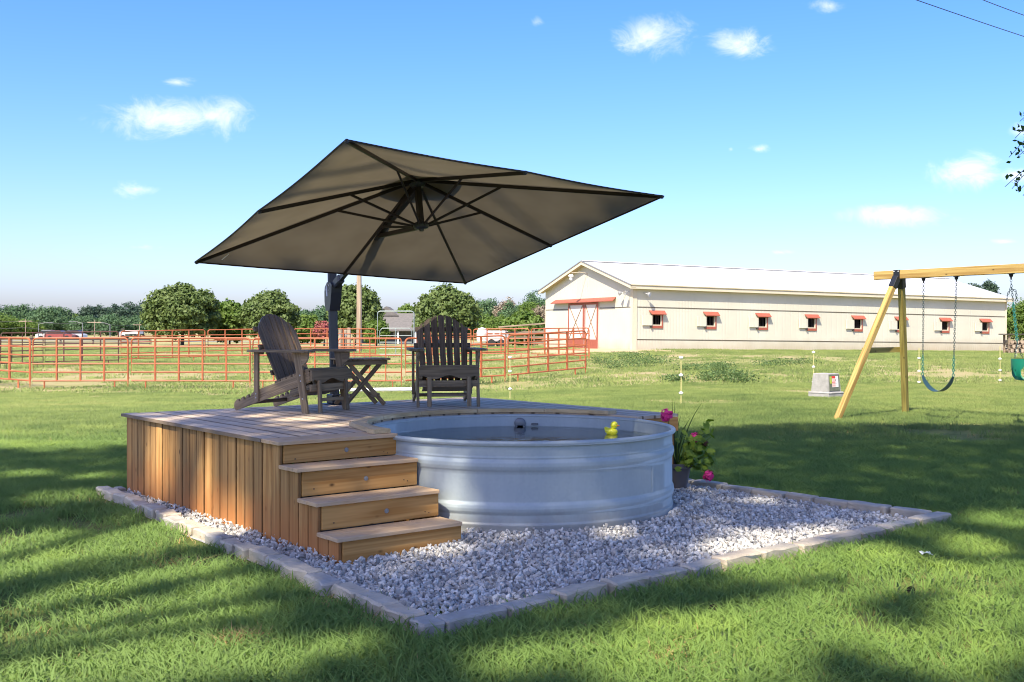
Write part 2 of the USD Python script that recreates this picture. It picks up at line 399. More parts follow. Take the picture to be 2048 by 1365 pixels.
M_canvas = mat('taupe_canvas', {
    'tc': ('texture_coordinate', {}), 'n': ('noise_texture', {'scale': 3.0, 'detail': 4.0}), 'r': ('rgb_ramp', {'ramp': [(0.3, (0.155, 0.124, 0.076)), (0.7, (0.187, 0.152, 0.096))]}),
    'w': ('noise_texture', {'scale': 420.0, 'detail': 1.0}), 'b': ('bump', {'strength': 0.15, 'distance': 0.002}),
    'p': ('principled_bsdf', {'roughness': 0.9, 'specular_ior_level': 0.1, 'sheen_weight': 0.15}), 't': ('translucent_bsdf', {}), 'x': ('mix_closure', {'fac': 0.26})},
    [('tc.object', 'n.vector'), ('n.fac', 'r.fac'), ('r.color', 'p.base_color'), ('r.color', 't.color'), ('tc.object', 'w.vector'), ('w.fac', 'b.height'), ('b.normal', 'p.normal'),
     ('p.BSDF', 'x.closure1'), ('t.BSDF', 'x.closure2')], surface='x.closure')
M_rib = plain('dark_bronze_metal', (0.030, 0.022, 0.018), 0.45, 0.3)
M_umpole = plain('graphite_pole', (0.050, 0.056, 0.066), 0.42, 0.4)
M_plastic = plain('black_plastic', (0.022, 0.023, 0.026), 0.4)
M_black = plain('black_bracket', (0.015, 0.016, 0.02), 0.45, 0.2)
M_red = plain('red_tube_paint', (0.32, 0.085, 0.028), 0.6, 0.0, var=0.35, scale=2.5)
M_rust = plain('rusty_tube', (0.085, 0.035, 0.025), 0.75, 0.0, var=0.4, scale=3)
M_greytube = plain('grey_green_tube', (0.20, 0.24, 0.24), 0.5, 0.2)
M_green = plain('green_plastic', (0.005, 0.145, 0.085), 0.35, var=0.05)
M_greenchain = plain('green_coated_chain', (0.02, 0.13, 0.09), 0.4)
M_chain = plain('dark_chain', (0.06, 0.085, 0.08), 0.4, 0.5)
M_belt = plain('dark_green_belt', (0.018, 0.05, 0.055), 0.5)
M_white = plain('white_paint', (0.78, 0.77, 0.73), 0.5, var=0.04)
M_rope = plain('white_plastic_cap', (0.80, 0.80, 0.74), 0.5, var=0.03)
M_rod = plain('yellow_fibreglass_rod', (0.44, 0.40, 0.16), 0.5)
M_conc = plain('weathered_concrete', (0.27, 0.26, 0.24), 0.9, var=0.25, scale=7, bump=0.4, bscale=30)
M_plaque = plain('mossy_dark_panel', (0.13, 0.14, 0.10), 0.8, var=0.4, scale=9)
M_red_print = plain('red_print', (0.55, 0.03, 0.02), 0.6)
M_pink_print = plain('pink_print', (0.70, 0.42, 0.38), 0.6)
M_white_print = plain('white_print', (0.72, 0.70, 0.66), 0.6)
M_yellow_print = plain('yellow_print', (0.36, 0.40, 0.05), 0.6)
M_stones = [plain('edging_stone_' + n_, c_, 0.9, var=0.22, scale=9, bump=0.6, bscale=28, object_space=False) for n_, c_ in (('sand', (0.41, 0.355, 0.27)), ('ash', (0.33, 0.305, 0.26)), ('buff', (0.44, 0.365, 0.265)), ('slate', (0.28, 0.265, 0.235)))]
M_pot = plain('grey_pot', (0.085, 0.08, 0.082), 0.55)
M_soil = plain('potting_soil', (0.04, 0.028, 0.02), 0.95)
M_duck = plain('yellow_rubber', (0.78, 0.72, 0.03), 0.35, var=0.04)
M_orange = plain('orange_rubber', (0.75, 0.20, 0.02), 0.4)
M_pink = leafy('pink_petal', (0.62, 0.035, 0.20), (0.75, 0.12, 0.36), 0.25, 30)
M_brownpetal = leafy('withered_petal', (0.10, 0.035, 0.025), (0.22, 0.10, 0.06), 0.1, 30)
M_geran = leafy('geranium_leaf', (0.13, 0.21, 0.025), (0.30, 0.36, 0.06), 0.35, 14)
M_spike = leafy('spike_leaf', (0.035, 0.07, 0.02), (0.09, 0.13, 0.03), 0.2, 8)
M_leaf = leafy('shade_tree_leaf', (0.03, 0.07, 0.012), (0.07, 0.13, 0.03), 0.35, 1.5)
M_pear = leafy('round_tree_leaf', (0.075, 0.115, 0.03), (0.25, 0.30, 0.10), 0.25, 0.9)
M_pear2 = leafy('light_green_leaf', (0.08, 0.14, 0.025), (0.24, 0.29, 0.065), 0.3, 0.9)
M_far = leafy('far_tree_leaf', (0.06, 0.115, 0.05), (0.14, 0.21, 0.09), 0.2, 0.35)
M_far2 = leafy('far_pine_leaf', (0.038, 0.07, 0.045), (0.09, 0.135, 0.075), 0.2, 0.35)
M_dry = leafy('dry_branch_leaf', (0.20, 0.16, 0.11), (0.30, 0.25, 0.18), 0.1, 0.5)
M_crape = leafy('pink_blossom', (0.26, 0.055, 0.065), (0.13, 0.17, 0.05), 0.2, 2.0)
M_weed = leafy('weed_leaf', (0.085, 0.14, 0.045), (0.16, 0.22, 0.075), 0.25, 3)
M_bark = plain('bark', (0.10, 0.08, 0.06), 0.9, var=0.3, scale=5, bump=0.8, bscale=14)
M_grass = grass_mat('grass_blades')
M_straw = leafy('straw_blade', (0.34, 0.24, 0.095), (0.46, 0.34, 0.15), 0.2, 6)
M_cone = plain('pine_cone_brown', (0.030, 0.020, 0.014), 0.85, var=0.4, scale=40)
M_dung = plain('dried_manure', (0.06, 0.05, 0.03), 0.95, var=0.4, scale=10)
M_cream = mat('cream_ribbed_siding', {
    'g': ('geometry', {}), 'gz': ('separate_xyz', {}), 'gn': ('noise_texture', {'scale': 1.3, 'detail': 5.0}), 'gm': ('math', {'math_type': 'multiply_add', 'value2': -0.9}), 'gr': ('map_range', {'from_min': -0.5, 'from_max': 0.45, 'to_min': 0.6, 'to_max': 0.0, 'clamp': True}), 'gx': ('mix', {'mix_type': 'mix', 'color2': (0.30, 0.23, 0.14)}),
          # ribbed sheet: fine vertical ribs in relief
    'tc': ('texture_coordinate', {}), 'sx': ('separate_xyz', {}), 'ad': ('math', {'math_type': 'add'}), 'm': ('math', {'math_type': 'multiply', 'value2': 27.3}), 's': ('math', {'math_type': 'sine'}),
    'pw': ('map_range', {'from_min': 0.72, 'from_max': 0.97, 'to_min': 0.0, 'to_max': 1.0, 'clamp': True}), 'b': ('bump', {'strength': 0.32, 'distance': 0.02, 'invert': True}),
    'n': ('noise_texture', {'scale': 0.35, 'detail': 5.0}), 'r': ('rgb_ramp', {'ramp': [(0.3, (0.47, 0.445, 0.355)), (0.7, (0.53, 0.505, 0.41))]}),
    'p': ('principled_bsdf', {'roughness': 0.55})},
    [('tc.object', 'sx.vector'), ('sx.x', 'ad.value1'), ('sx.y', 'ad.value2'), ('ad.value', 'm.value1'), ('m.value', 's.value1'), ('s.value', 'pw.value'), ('pw.result', 'b.height'), ('b.normal', 'p.normal'),
     ('tc.object', 'n.vector'), ('n.fac', 'r.fac'), ('g.position', 'gz.vector'), ('g.position', 'gn.vector'), ('gn.fac', 'gm.value1'), ('gz.z', 'gm.value3'), ('gm.value', 'gr.value'), ('gr.result', 'gx.fac'), ('r.color', 'gx.color1'), ('gx.color', 'p.base_color')])
M_creamtrim = plain('cream_trim', (0.52, 0.46, 0.34), 0.5, var=0.05)
M_olive = plain('grimy_fascia', (0.42, 0.36, 0.22), 0.6)
M_redtrim = plain('red_trim_paint', (0.29, 0.075, 0.045), 0.55, var=0.12)
M_doorp = plain('pale_door_panel', (0.58, 0.52, 0.47), 0.55, var=0.05)
M_dark = plain('dark_interior', (0.012, 0.010, 0.009), 0.9)
M_line = plain('dark_seam', (0.10, 0.085, 0.06), 0.8)
M_roof = mat('white_metal_roof', {
    'tc': ('texture_coordinate', {}), 'sx': ('separate_xyz', {}), 'm': ('math', {'math_type': 'multiply', 'value2': 27.3}), 's': ('math', {'math_type': 'sine'}),
    'pw': ('map_range', {'from_min': 0.8, 'from_max': 1.0, 'to_min': 0.0, 'to_max': 1.0, 'clamp': True}), 'b': ('bump', {'strength': 0.6, 'distance': 0.02}),
    'mp': ('mapping', {'mapping_type': 'point', 'scale': (0.12, 0.7, 0.7)}), 'n': ('noise_texture', {'scale': 1.0, 'detail': 5.0}),
    'r': ('rgb_ramp', {'ramp': [(0.3, (0.45, 0.445, 0.44)), (0.7, (0.54, 0.54, 0.535))]}), 'p': ('principled_bsdf', {'roughness': 0.4})},
    [('tc.object', 'sx.vector'), ('sx.x', 'm.value1'), ('m.value', 's.value1'), ('s.value', 'pw.value'), ('pw.result', 'b.height'), ('b.normal', 'p.normal'),
     ('tc.object', 'mp.vector'), ('mp.vector', 'n.vector'), ('n.fac', 'r.fac'), ('r.color', 'p.base_color')])
M_shingle = plain('grey_shingles', (0.115, 0.105, 0.095), 0.9, var=0.2, scale=3)
M_houseway = plain('house_siding', (0.10, 0.10, 0.105), 0.8)
M_asph = plain('asphalt', (0.16, 0.155, 0.15), 0.9, object_space=False)
M_carglass = plain('car_glass', (0.02, 0.025, 0.03), 0.15)
M_tyre = plain('tyre_rubber', (0.02, 0.02, 0.02), 0.8)
M_carred = plain('red_car_paint', (0.22, 0.05, 0.045), 0.3)
M_carwhite = plain('white_car_paint', (0.5, 0.5, 0.5), 0.3, var=0.03)
M_steel = plain('grey_steel', (0.42, 0.43, 0.44), 0.45, 0.5)
M_darksteel = plain('dull_grey_steel', (0.17, 0.175, 0.18), 0.6, 0.3)
M_wire = plain('black_wire', (0.02, 0.02, 0.02), 0.6)

# ------------------------------------------------------------------ ground
TH = 0.6693
OX, OY = -1.5155, 7.040
CU, SU = math.cos(TH), math.sin(TH)
U, V = np.array([CU, SU]), np.array([-SU, CU])
DM = rotz(TH, (OX, OY, 0))
ZG = -0.06


def W(s, t, z=0.0):
    return np.array([OX + s * CU - t * SU, OY + s * SU + t * CU, z])


def ST(x, y):
    return (x - OX) * CU + (y - OY) * SU, -(x - OX) * SU + (y - OY) * CU


_cp = [(x, y, ZG) for x, y in [(-20, -8), (-8, 0), (8, 0), (20, -8), (-9, 6), (-6, 10), (-3, 4), (0, 3), (0, 8), (3, 12), (0, 14), (-4, 13), (6, 8), (10, 14), (6.2, 17.9), (-30, -30), (30, -30)]]
_cp += [(-9, 18, -.12), (0, 21, -.12), (-14.7, 32.9, -.42), (-8, 32.9, -.42), (-1, 33, -.40), (2.4, 37.2, -.2), (-22, 48, -.27), (-12, 57, -.07), (1, 57, -.07), (-30, 36, -.4), (7, 23.5, -.1),
        (12, 30, -.12), (7.6, 67.5, .17), (2.4, 77.9, .15), (23, 75, -.02), (38.2, 82.7, -.22), (50, 86, -.3), (30, 50, -.1), (-10, 70, 0), (-60, 130, -.1), (-20, 125, -.2), (0, 125, -.2), (-90, 160, 0.0), (-17, 160, -.6), (70, 140, -.2),
        (-300, 450, .4), (0, 450, .4), (300, 450, .4), (-500, 900, .5), (500, 900, .5), (0, 900, .5), (-700, 0, 0), (700, 0, 0), (0, -200, 0)]
_cp = np.array(_cp, float)
_rbf = RBFInterpolator(np.arcsinh(_cp[:, :2] / 20.0), _cp[:, 2], kernel='thin_plate_spline', smoothing=2e-4)


def T(x, y):
    return float(_rbf(np.arcsinh(np.array([[x, y]]) / 20.0))[0])


def Tn(P):
    return _rbf(np.arcsinh(np.asarray(P)[:, :2] / 20.0))


gx = np.concatenate([-np.geomspace(900, 42, 16), np.arange(-40, 60.1, 1.0), np.geomspace(63, 900, 16)])
gy = np.concatenate([[-300, -150, -80, -50, -35, -25], np.arange(-18, 110.1, 1.0), np.geomspace(115, 1500, 26)])
GX, GY = np.meshgrid(gx, gy)
gp = np.stack([GX.ravel(), GY.ravel()], 1)
gz = Tn(gp)
_r = np.hypot(gp[:, 0], gp[:, 1])
gz += 0.05 * (meshkit.fbm(np.column_stack([gp * 0.11, 0 * gz]), 3) - 0.5) * np.clip((gp[:, 1] - 16) / 12, 0, 1)
nx_, ny_ = len(gx), len(gy)
ii = (np.arange(ny_ - 1)[:, None] * nx_ + np.arange(nx_ - 1)[None]).ravel()
gf = np.stack([ii, ii + 1, ii + nx_ + 1, ii + nx_], 1)
M_ground = mat('ground_grass_soil', {
    'g': ('geometry', {}), 'sx': ('separate_xyz', {}),
    'na': ('noise_texture', {'scale': 0.16, 'detail': 3.0}), 'nb': ('noise_texture', {'scale': 1.1, 'detail': 4.0, 'roughness': 0.6}),
    'nc': ('noise_texture', {'scale': 16.0, 'detail': 6.0, 'roughness': 0.75}), 'nd': ('noise_texture', {'scale': 0.05, 'detail': 4.0}),
    'a': ('math', {'math_type': 'multiply_add', 'value2': 0.75, 'value3': -0.78}), 'b': ('math', {'math_type': 'multiply_add', 'value2': 0.8}), 'c': ('math', {'math_type': 'multiply_add', 'value2': 0.75}),
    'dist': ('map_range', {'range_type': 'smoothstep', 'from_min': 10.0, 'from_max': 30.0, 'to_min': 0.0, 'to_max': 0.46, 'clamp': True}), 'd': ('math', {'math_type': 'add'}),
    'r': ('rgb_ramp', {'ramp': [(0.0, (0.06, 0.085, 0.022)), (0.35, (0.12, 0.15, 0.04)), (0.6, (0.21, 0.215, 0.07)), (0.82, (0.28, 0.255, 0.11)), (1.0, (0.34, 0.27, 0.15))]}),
    'mp': ('mapping', {'mapping_type': 'point', 'scale': (7.0, 3.0, 7.0)}), 'bn': ('noise_texture', {'scale': 3.0, 'detail': 7.0, 'roughness': 0.8}), 'bu': ('bump', {'strength': 0.6, 'distance': 0.08}),
    'vd': ('vector_math', {'math_type': 'distance', 'vector2': (5.2, 66.5, 0.15)}), 'dm': ('map_range', {'range_type': 'smoothstep', 'from_min': 2.0, 'from_max': 7.5, 'to_min': 0.95, 'to_max': 0.0, 'clamp': True}),
    'x': ('mix', {'mix_type': 'mix', 'color2': (0.42, 0.32, 0.20)}),
    'p': ('principled_bsdf', {'roughness': 0.95, 'specular_ior_level': 0.1})},
    [('g.position', 'na.vector'), ('g.position', 'nb.vector'), ('g.position', 'nc.vector'), ('g.position', 'sx.vector'), ('nb.fac', 'a.value1'), ('na.fac', 'b.value1'), ('a.value', 'b.value3'),
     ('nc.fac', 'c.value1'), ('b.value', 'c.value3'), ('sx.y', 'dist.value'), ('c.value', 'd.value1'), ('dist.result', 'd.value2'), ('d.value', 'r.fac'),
     ('g.position', 'mp.vector'), ('mp.vector', 'bn.vector'), ('bn.fac', 'bu.height'), ('bu.normal', 'p.normal'),
     ('g.position', 'vd.vector1'), ('vd.value', 'dm.value'), ('dm.result', 'x.fac'), ('r.color', 'x.color1'), ('x.color', 'p.base_color')])
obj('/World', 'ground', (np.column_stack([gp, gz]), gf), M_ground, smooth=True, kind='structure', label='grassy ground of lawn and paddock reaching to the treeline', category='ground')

# --- grass: tufts of real blades, scattered
BED = Polygon([(-0.42, -2.33), (4.32, -2.25), (4.20, 0.30), (3.80, 0.30), (3.80, 3.02), (-0.25, 3.12)])


def tuft(rng, n, rad, hmin, hmax, w, lean=0.5):
    base = rng.normal(0, rad * 0.5, (n, 2))
    h = rng.uniform(hmin, hmax, n)
    az = rng.uniform(0, 2 * np.pi, n)
    ln = rng.uniform(0.15, lean, n) * h * 1.6
    d = np.stack([np.cos(az), np.sin(az)], 1)
    face = rng.uniform(0, np.pi, n)
    sd = np.stack([np.cos(face), np.sin(face)], 1) * (w * rng.uniform(0.7, 1.3, n))[:, None] / 2
    z0 = np.zeros(n) - 0.005
    P = np.empty((n, 5, 3))
    P[:, 0] = np.column_stack([base - sd, z0])
    P[:, 1] = np.column_stack([base + sd, z0])
    mid = base + d * (ln * 0.35)[:, None]
    P[:, 2] = np.column_stack([mid - sd * 0.8, h * 0.6])
    P[:, 3] = np.column_stack([mid + sd * 0.8, h * 0.6])
    P[:, 4] = np.column_stack([base + d * ln[:, None], h * rng.uniform(0.82, 1.0, n)])
    F = np.array([[0, 1, 3], [0, 3, 2], [2, 3, 4]])
    f = (np.arange(n)[:, None, None] * 5 + F[None]).reshape(-1, 3)
    return P.reshape(-1, 3), f


def instancer(name, protos, pos, rng, smin, smax, mats, label, category, upright=True, which=None):
    path = free('/World', name)
    pi = UsdGeom.PointInstancer.Define(stage, path)
    rel = pi.CreatePrototypesRel()
    for i, p in enumerate(protos):
        usdkit.mesh(stage, f'{path}/blades_{i:03d}' if i else f'{path}/blades', p, mats[i % len(mats)])
        rel.AddTarget(f'{path}/blades_{i:03d}' if i else f'{path}/blades')
    n = len(pos)
    pi.CreatePositionsAttr(Vt.Vec3fArray.FromNumpy(np.asarray(pos, np.float32)))
    pi.CreateProtoIndicesAttr(Vt.IntArray.FromNumpy((rng.integers(0, len(protos), n) if which is None else which).astype(np.int32)))
    s = rng.uniform(smin, smax, n)
    pi.CreateScalesAttr(Vt.Vec3fArray.FromNumpy(np.repeat(s[:, None], 3, 1).astype(np.float32)))
    if upright:
        a = rng.uniform(0, 2 * np.pi, n)
        q = [Gf.Quath(float(math.cos(v / 2)), 0, 0, float(math.sin(v / 2))) for v in a]
    else:
        r = rng.normal(size=(n, 4))
        r /= np.linalg.norm(r, axis=1, keepdims=True)
        q = [Gf.Quath(*map(float, v)) for v in r]
    pi.CreateOrientationsAttr(Vt.QuathArray(q))
    tag(path, label=label, category=category, kind='stuff')
    return path


def scatter(rng, y0, y1, step, slack=0.6):
    """A jittered grid over the part of the ground between two distances that the lens sees, with some slack at the sides."""
    out = []
    for y in np.arange(y0, y1, step):
        hw = y * 0.4788 + slack
        xs = np.arange(-hw, hw, step)
        out.append(np.column_stack([xs, np.full(len(xs), y)]))
    p = np.vstack(out)
    return p + rng.uniform(-0.5, 0.5, p.shape) * step


def outside_bed(p, grow=0.0):
    s, t = ST(p[:, 0], p[:, 1])
    return ~shapely.contains_xy(BED.buffer(grow), s, t)


rng = np.random.default_rng(7)
near = scatter(rng, 3.0, 13.5, 0.105, 2.2)
near = near[outside_bed(near, 0.055)]
WORN = [(px_ground(x, y, ZG), r) for x, y, r in [(430, 1075, .16), (500, 1112, .18), (600, 1165, .13), (680, 1205, .12), (760, 1248, .14), (484, 1290, .12), (1330, 1320, .12), (330, 1130, .14)]]
for _p, _r in WORN:
    near = near[(np.hypot(near[:, 0] - _p[0], near[:, 1] - _p[1]) > _r) | (rng.random(len(near)) < .3)]
_thin = meshkit.fbm(np.column_stack([near * 0.9, 0 * near[:, :1]]), 3, 5)
near = near[(_thin + rng.uniform(-.12, .12, len(near))) > 0.285]
instancer('lawn_grass', [tuft(rng, 72, 0.14, 0.032, 0.082, 0.0075, 1.15) for _ in range(7)], np.column_stack([near, np.full(len(near), ZG)]), rng, 0.75, 1.25, [M_grass],
          'green lawn grass in the foreground around the gravel bed', 'grass')
dry = scatter(rng, 3.3, 15, 0.34, .5)
dry = np.vstack([dry[outside_bed(dry, .03) & (meshkit.fbm(np.column_stack([dry * .8, 0 * dry[:, :1]]), 3, 12) > .45)]] + [np.column_stack([_p[0] + rng.normal(0, _r * .55, 16), _p[1] + rng.normal(0, _r * .55, 16)]) for _p, _r in WORN])
dry = dry[outside_bed(dry, .02)]
instancer('dry_blades', [tuft(rng, 9, 0.13, 0.02, 0.06, 0.006, 1.6) for _ in range(4)], np.column_stack([dry, np.full(len(dry), ZG)]), rng, 0.7, 1.2, [M_straw], 'dry straw-coloured blades scattered through the near lawn', 'dry grass')
midp = scatter(rng, 13.5, 30, 0.2, 4.0)
midp = midp[outside_bed(midp, 0.02)]
_thin = meshkit.fbm(np.column_stack([midp * 0.5, 0 * midp[:, :1]]), 3, 9)
midp = midp[(_thin + rng.uniform(-.15, .15, len(midp))) > 0.30]
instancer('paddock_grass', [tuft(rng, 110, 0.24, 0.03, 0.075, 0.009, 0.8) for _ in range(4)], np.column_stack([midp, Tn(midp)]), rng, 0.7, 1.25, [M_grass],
          'pale green short grass behind the deck as far as the red panels', 'grass')
farp = scatter(rng, 30, 92, 0.62, 7)
_s2, _t2 = (farp[:, 0] - 7.6) * .895 + (farp[:, 1] - 67.5) * .445, -(farp[:, 0] - 7.6) * .445 + (farp[:, 1] - 67.5) * .895
keep = ~((_s2 > -0.2) & (_s2 < 35) & (_t2 > -0.1) & (_t2 < 12)) & (np.hypot(farp[:, 0] - 5.2, farp[:, 1] - 66.5) > 4.5)
_thin = meshkit.fbm(np.column_stack([farp * 0.2, 0 * farp[:, :1]]), 3, 3)
farp = farp[keep & ((_thin + rng.uniform(-.2, .2, len(farp))) > 0.42)]
instancer('field_grass', [tuft(rng, 80, 0.5, 0.03, 0.11, 0.022, 0.9) for _ in range(4)], np.column_stack([farp, Tn(farp)]), rng, 0.6, 1.3, [M_grass],
          'rough field grass from the red panels to the barn', 'grass')

# --- gravel bed
TCS, TCT, TR = 2.068, 0.056, 1.19


def gravel_z(s, t):
    r = np.hypot(s - TCS, t - TCT)
    return -0.052 + 0.075 * np.exp(-np.maximum(r - TR, 0) / 0.55)


gs, gt = np.meshgrid(np.arange(-0.42, 4.33, 0.08), np.arange(-2.34, 3.13, 0.08))
mid = np.array([BED.buffer(-0.02).contains(Point(a, b)) for a, b in zip(gs[:-1, :-1].ravel() + .04, gt[:-1, :-1].ravel() + .04)])
gi = (np.arange(gs.shape[0] - 1)[:, None] * gs.shape[1] + np.arange(gs.shape[1] - 1)[None]).ravel()[mid]
bedv = np.column_stack([gs.ravel(), gt.ravel(), gravel_z(gs.ravel(), gt.ravel()) - 0.012])
M_gravelbase = plain('crushed_stone_fines', (0.30, 0.295, 0.29), 0.95, var=0.3, scale=40, bump=0.5, bscale=60)
_bq = np.stack([gi, gi + 1, gi + gs.shape[1] + 1, gi + gs.shape[1]], 1)
_bu, _bi = np.unique(_bq, return_inverse=True)
obj('/World', 'gravel_bed', (bedv[_bu], _bi.reshape(_bq.shape)), M_gravelbase, smooth=True, M=DM, kind='structure',
    label='grey bed of crushed stone under the gravel', category='gravel bed')
rng = np.random.default_rng(11)


def stone(rng):
    p = rng.normal(size=(11, 3))
    p /= np.linalg.norm(p, axis=1, keepdims=True)
    p *= rng.uniform(0.75, 1.1, (11, 1)) * np.array([1.0, rng.uniform(.62, .9), rng.uniform(.42, .7)])
    return trimesh.convex.convex_hull(p * 0.5)


stp = []
inner = BED.buffer(-0.135)
for (ax, bx_, ay, by_) in [(-0.42, 4.32, -2.34, 0.35), (-0.42, 0.12, 0.3, 3.12), (3.7, 4.3, -.2, .4)]:
    g = np.stack(np.meshgrid(np.arange(ax, bx_, 0.0245), np.arange(ay, by_, 0.0245)), -1).reshape(-1, 2)
    stp.append(g + rng.uniform(-.016, .016, g.shape))
stp = np.vstack(stp)
ok = shapely.contains_xy(inner, stp[:, 0], stp[:, 1]) & (np.hypot(stp[:, 0] - TCS, stp[:, 1] - TCT) > TR + 0.012)
ok &= ~((stp[:, 0] > 0.035) & (stp[:, 0] < 0.90) & (stp[:, 1] > -0.76)) & ~((stp[:, 0] > 0.03) & (stp[:, 0] < 3.78) & (stp[:, 1] > 0.05))
stp = stp[ok]
zz = gravel_z(stp[:, 0], stp[:, 1]) + rng.uniform(-0.008, 0.016, len(stp)) + 0.03 * np.exp(-np.abs(stp[:, 0] - 0.02) / .04) * (stp[:, 1] > -.75) * (stp[:, 0] < .04)
wp = np.column_stack([OX + stp[:, 0] * CU - stp[:, 1] * SU, OY + stp[:, 0] * SU + stp[:, 1] * CU, zz])
greys = [(0.36, 0.345, 0.31), (0.52, 0.50, 0.445), (0.61, 0.585, 0.525), (0.25, 0.24, 0.22), (0.47, 0.425, 0.365), (0.42, 0.405, 0.37)]
M_gr = [plain(f'gravel_grey_{"abcdef"[i]}', c, 0.9, var=0.16, scale=3.0, bump=0.3, bscale=12) for i, c in enumerate(greys)]
instancer('gravel', [stone(rng) for _ in range(18)], wp, rng, 0.021, 0.058, M_gr, 'loose pale grey crushed gravel around the round tank and steps', 'gravel', upright=False)

# --- edging stones round the bed
rng = np.random.default_rng(23)
edging = thing('stone_edging', 'low border of pale rough edging stones around the gravel bed', 'edging')


def edge_stone(L, w=0.15, h=0.105):
    m = cbox(L, w, h, 0.010).subdivide().subdivide()
    v = m.vertices.copy()
    v += (meshkit.fbm(v * 17 + rng.uniform(0, 90, 3), 3)[:, None] - 0.5) * np.array([0.012, 0.036, 0.018])
    v[:, 1] += (v[:, 1] < 0) * (-0.012 + 0.03 * rng.random()) * (v[:, 0] / L)
    return trimesh.Trimesh(v, m.faces)


def edge_run(p, q, lo, hi, inward, zt):
    p, q = np.array(p), np.array(q)
    L = np.linalg.norm(q - p)
    d = (q - p) / L
    at = 0.0
    n_ = np.array([-d[1], d[0]]) * inward
    while at < L - 0.05:
        l = min(rng.uniform(lo, hi), L - at)
        if L - at - l < 0.12:
            l = L - at
        c = p + d * (at + l / 2) + n_ * (0.066 + rng.uniform(-.016, .016))
        a = math.atan2(d[1], d[0]) + rng.normal(0, 0.035) + TH + (0 if inward > 0 else math.pi)
        M = rotz(a, W(c[0], c[1], zt - 0.0525 + rng.uniform(-.010, .006)))
        M[:3, :3] = M[:3, :3] @ np.array([[1, 0, 0], [0, 1, rng.normal(0, .03)], [rng.normal(0, .012), 0, 1]])
        obj(edging, 'edging_stone', edge_stone(l - 0.013 - rng.uniform(0, .01), 0.115 + rng.uniform(-.012, .012)), M_stones[rng.choice(4, p=[.4, .3, .2, .1])], smooth=25, M=M)
        at += l


edge_run((-0.25, 3.14), (-0.43, -2.33), 0.21, 0.30, 1, 0.014)
edge_run((-0.30, -2.33), (4.33, -2.25), 0.28, 0.42, 1, 0.014)
edge_run((4.325, -2.11), (4.20, 0.34), 0.26, 0.38, 1, 0.014)
edge_run((4.05, 0.33), (3.84, 0.33), 0.2, 0.3, 1, 0.012)
edge_run((0.0, 3.13), (-0.10, 3.13), 0.2, 0.3, 1, 0.0)

# ------------------------------------------------------------------ deck with steps
ZD = 0.640
DW, DL, DT = 3.80, 3.06, 0.0254
deck = thing('wooden_deck', 'raised wooden deck with plank sides wrapped round the steel tank', 'deck', DM)
TC = Point(TCS, TCT)
cut = TC.buffer(TR + 0.03, 96)
bw, gap = 0.1395, 0.006
ns = int(round((DW + 0.03) / (bw + gap)))
pitch = (DW + 0.03) / ns
rng = np.random.default_rng(31)
for i in range(ns):
    s0, s1 = -0.03 + i * pitch, -0.03 + (i + 1) * pitch - gap
    pol = sbox(s0, (0.262 if s0 < 0.80 else -0.0), s1, DL + 0.02)
    pol = pol.difference(cut)
    if pol.geom_type != 'Polygon':
        pol = max(pol.geoms, key=lambda g: g.area)
    if pol.area < 0.01:
        continue
    dz = rng.uniform(-.0015, .0015)
    # sunk edges: a thin bevel strip keeps the gaps between boards readable
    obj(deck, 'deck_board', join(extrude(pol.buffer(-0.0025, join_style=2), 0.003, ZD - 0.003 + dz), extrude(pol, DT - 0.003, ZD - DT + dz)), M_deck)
tops = [0.123, 0.302, 0.489, ZD]
RUN, SW = 0.262, 0.900
for k, zt in enumerate(tops):
    t0 = (k - 3) * RUN
    obj(deck, 'tread', bx(-0.025, SW, -0.0675, 0.0635, -DT / 2, DT / 2, 0.004), M_tread, M=frame((0, t0 + 0.0675, zt - DT / 2)))
    obj(deck, 'tread', bx(-0.025, SW, -0.0635, 0.0635, -DT / 2, DT / 2, 0.004), M_tread, M=frame((0, t0 + 0.1975, zt - DT / 2 - 0.0008)))
    zb = -0.09 if k == 0 else tops[k - 1] + 0.001
    r_ = obj(deck, 'riser', bx(-(SW - 0.02) / 2, (SW - 0.02) / 2, -0.01, 0.01, -(zt - DT - zb - .004) / 2, (zt - DT - zb - .004) / 2, 0.003), M_riser, M=frame(((SW + 0.035) / 2, t0 + 0.036, (zb + zt - DT - .004) / 2)))
    if k:
        lamp = lathe([(0.0, 0.007), (0.007, 0.007), (0.009, 0.005), (0.011, 0.006), (0.015, 0.005), (0.016, 0.0)], 20)
        lamp.apply_transform(frame((0.03, -0.010, 0), (1, 0, 0), (0, 0, 1), (0, -1, 0)))
        obj(r_, 'step_light', lamp, M_darksteel0, smooth=30)
    sc = [trimesh.creation.cylinder(0.0035, 0.004, sections=8).apply_transform(frame((sx, -0.0105, sz), (1, 0, 0), (0, 0, 1), (0, -1, 0))) for sx in (-.36, -.355, .33, .36) for sz in (-.035 - .01 * (sx > .35), )]
    obj(r_, 'screw', join(sc), M_screw)
    # plank cladding beside each step, both flanks
    if k < 3:
        for sx in (0.012, SW - 0.012):
            for j in range(2):
                y0 = t0 + 0.028 + j * 0.1305
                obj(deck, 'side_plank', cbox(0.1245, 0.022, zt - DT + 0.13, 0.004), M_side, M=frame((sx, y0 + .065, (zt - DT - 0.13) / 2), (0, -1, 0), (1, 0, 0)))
# cladding of the deck's sides
rng = np.random.default_rng(37)


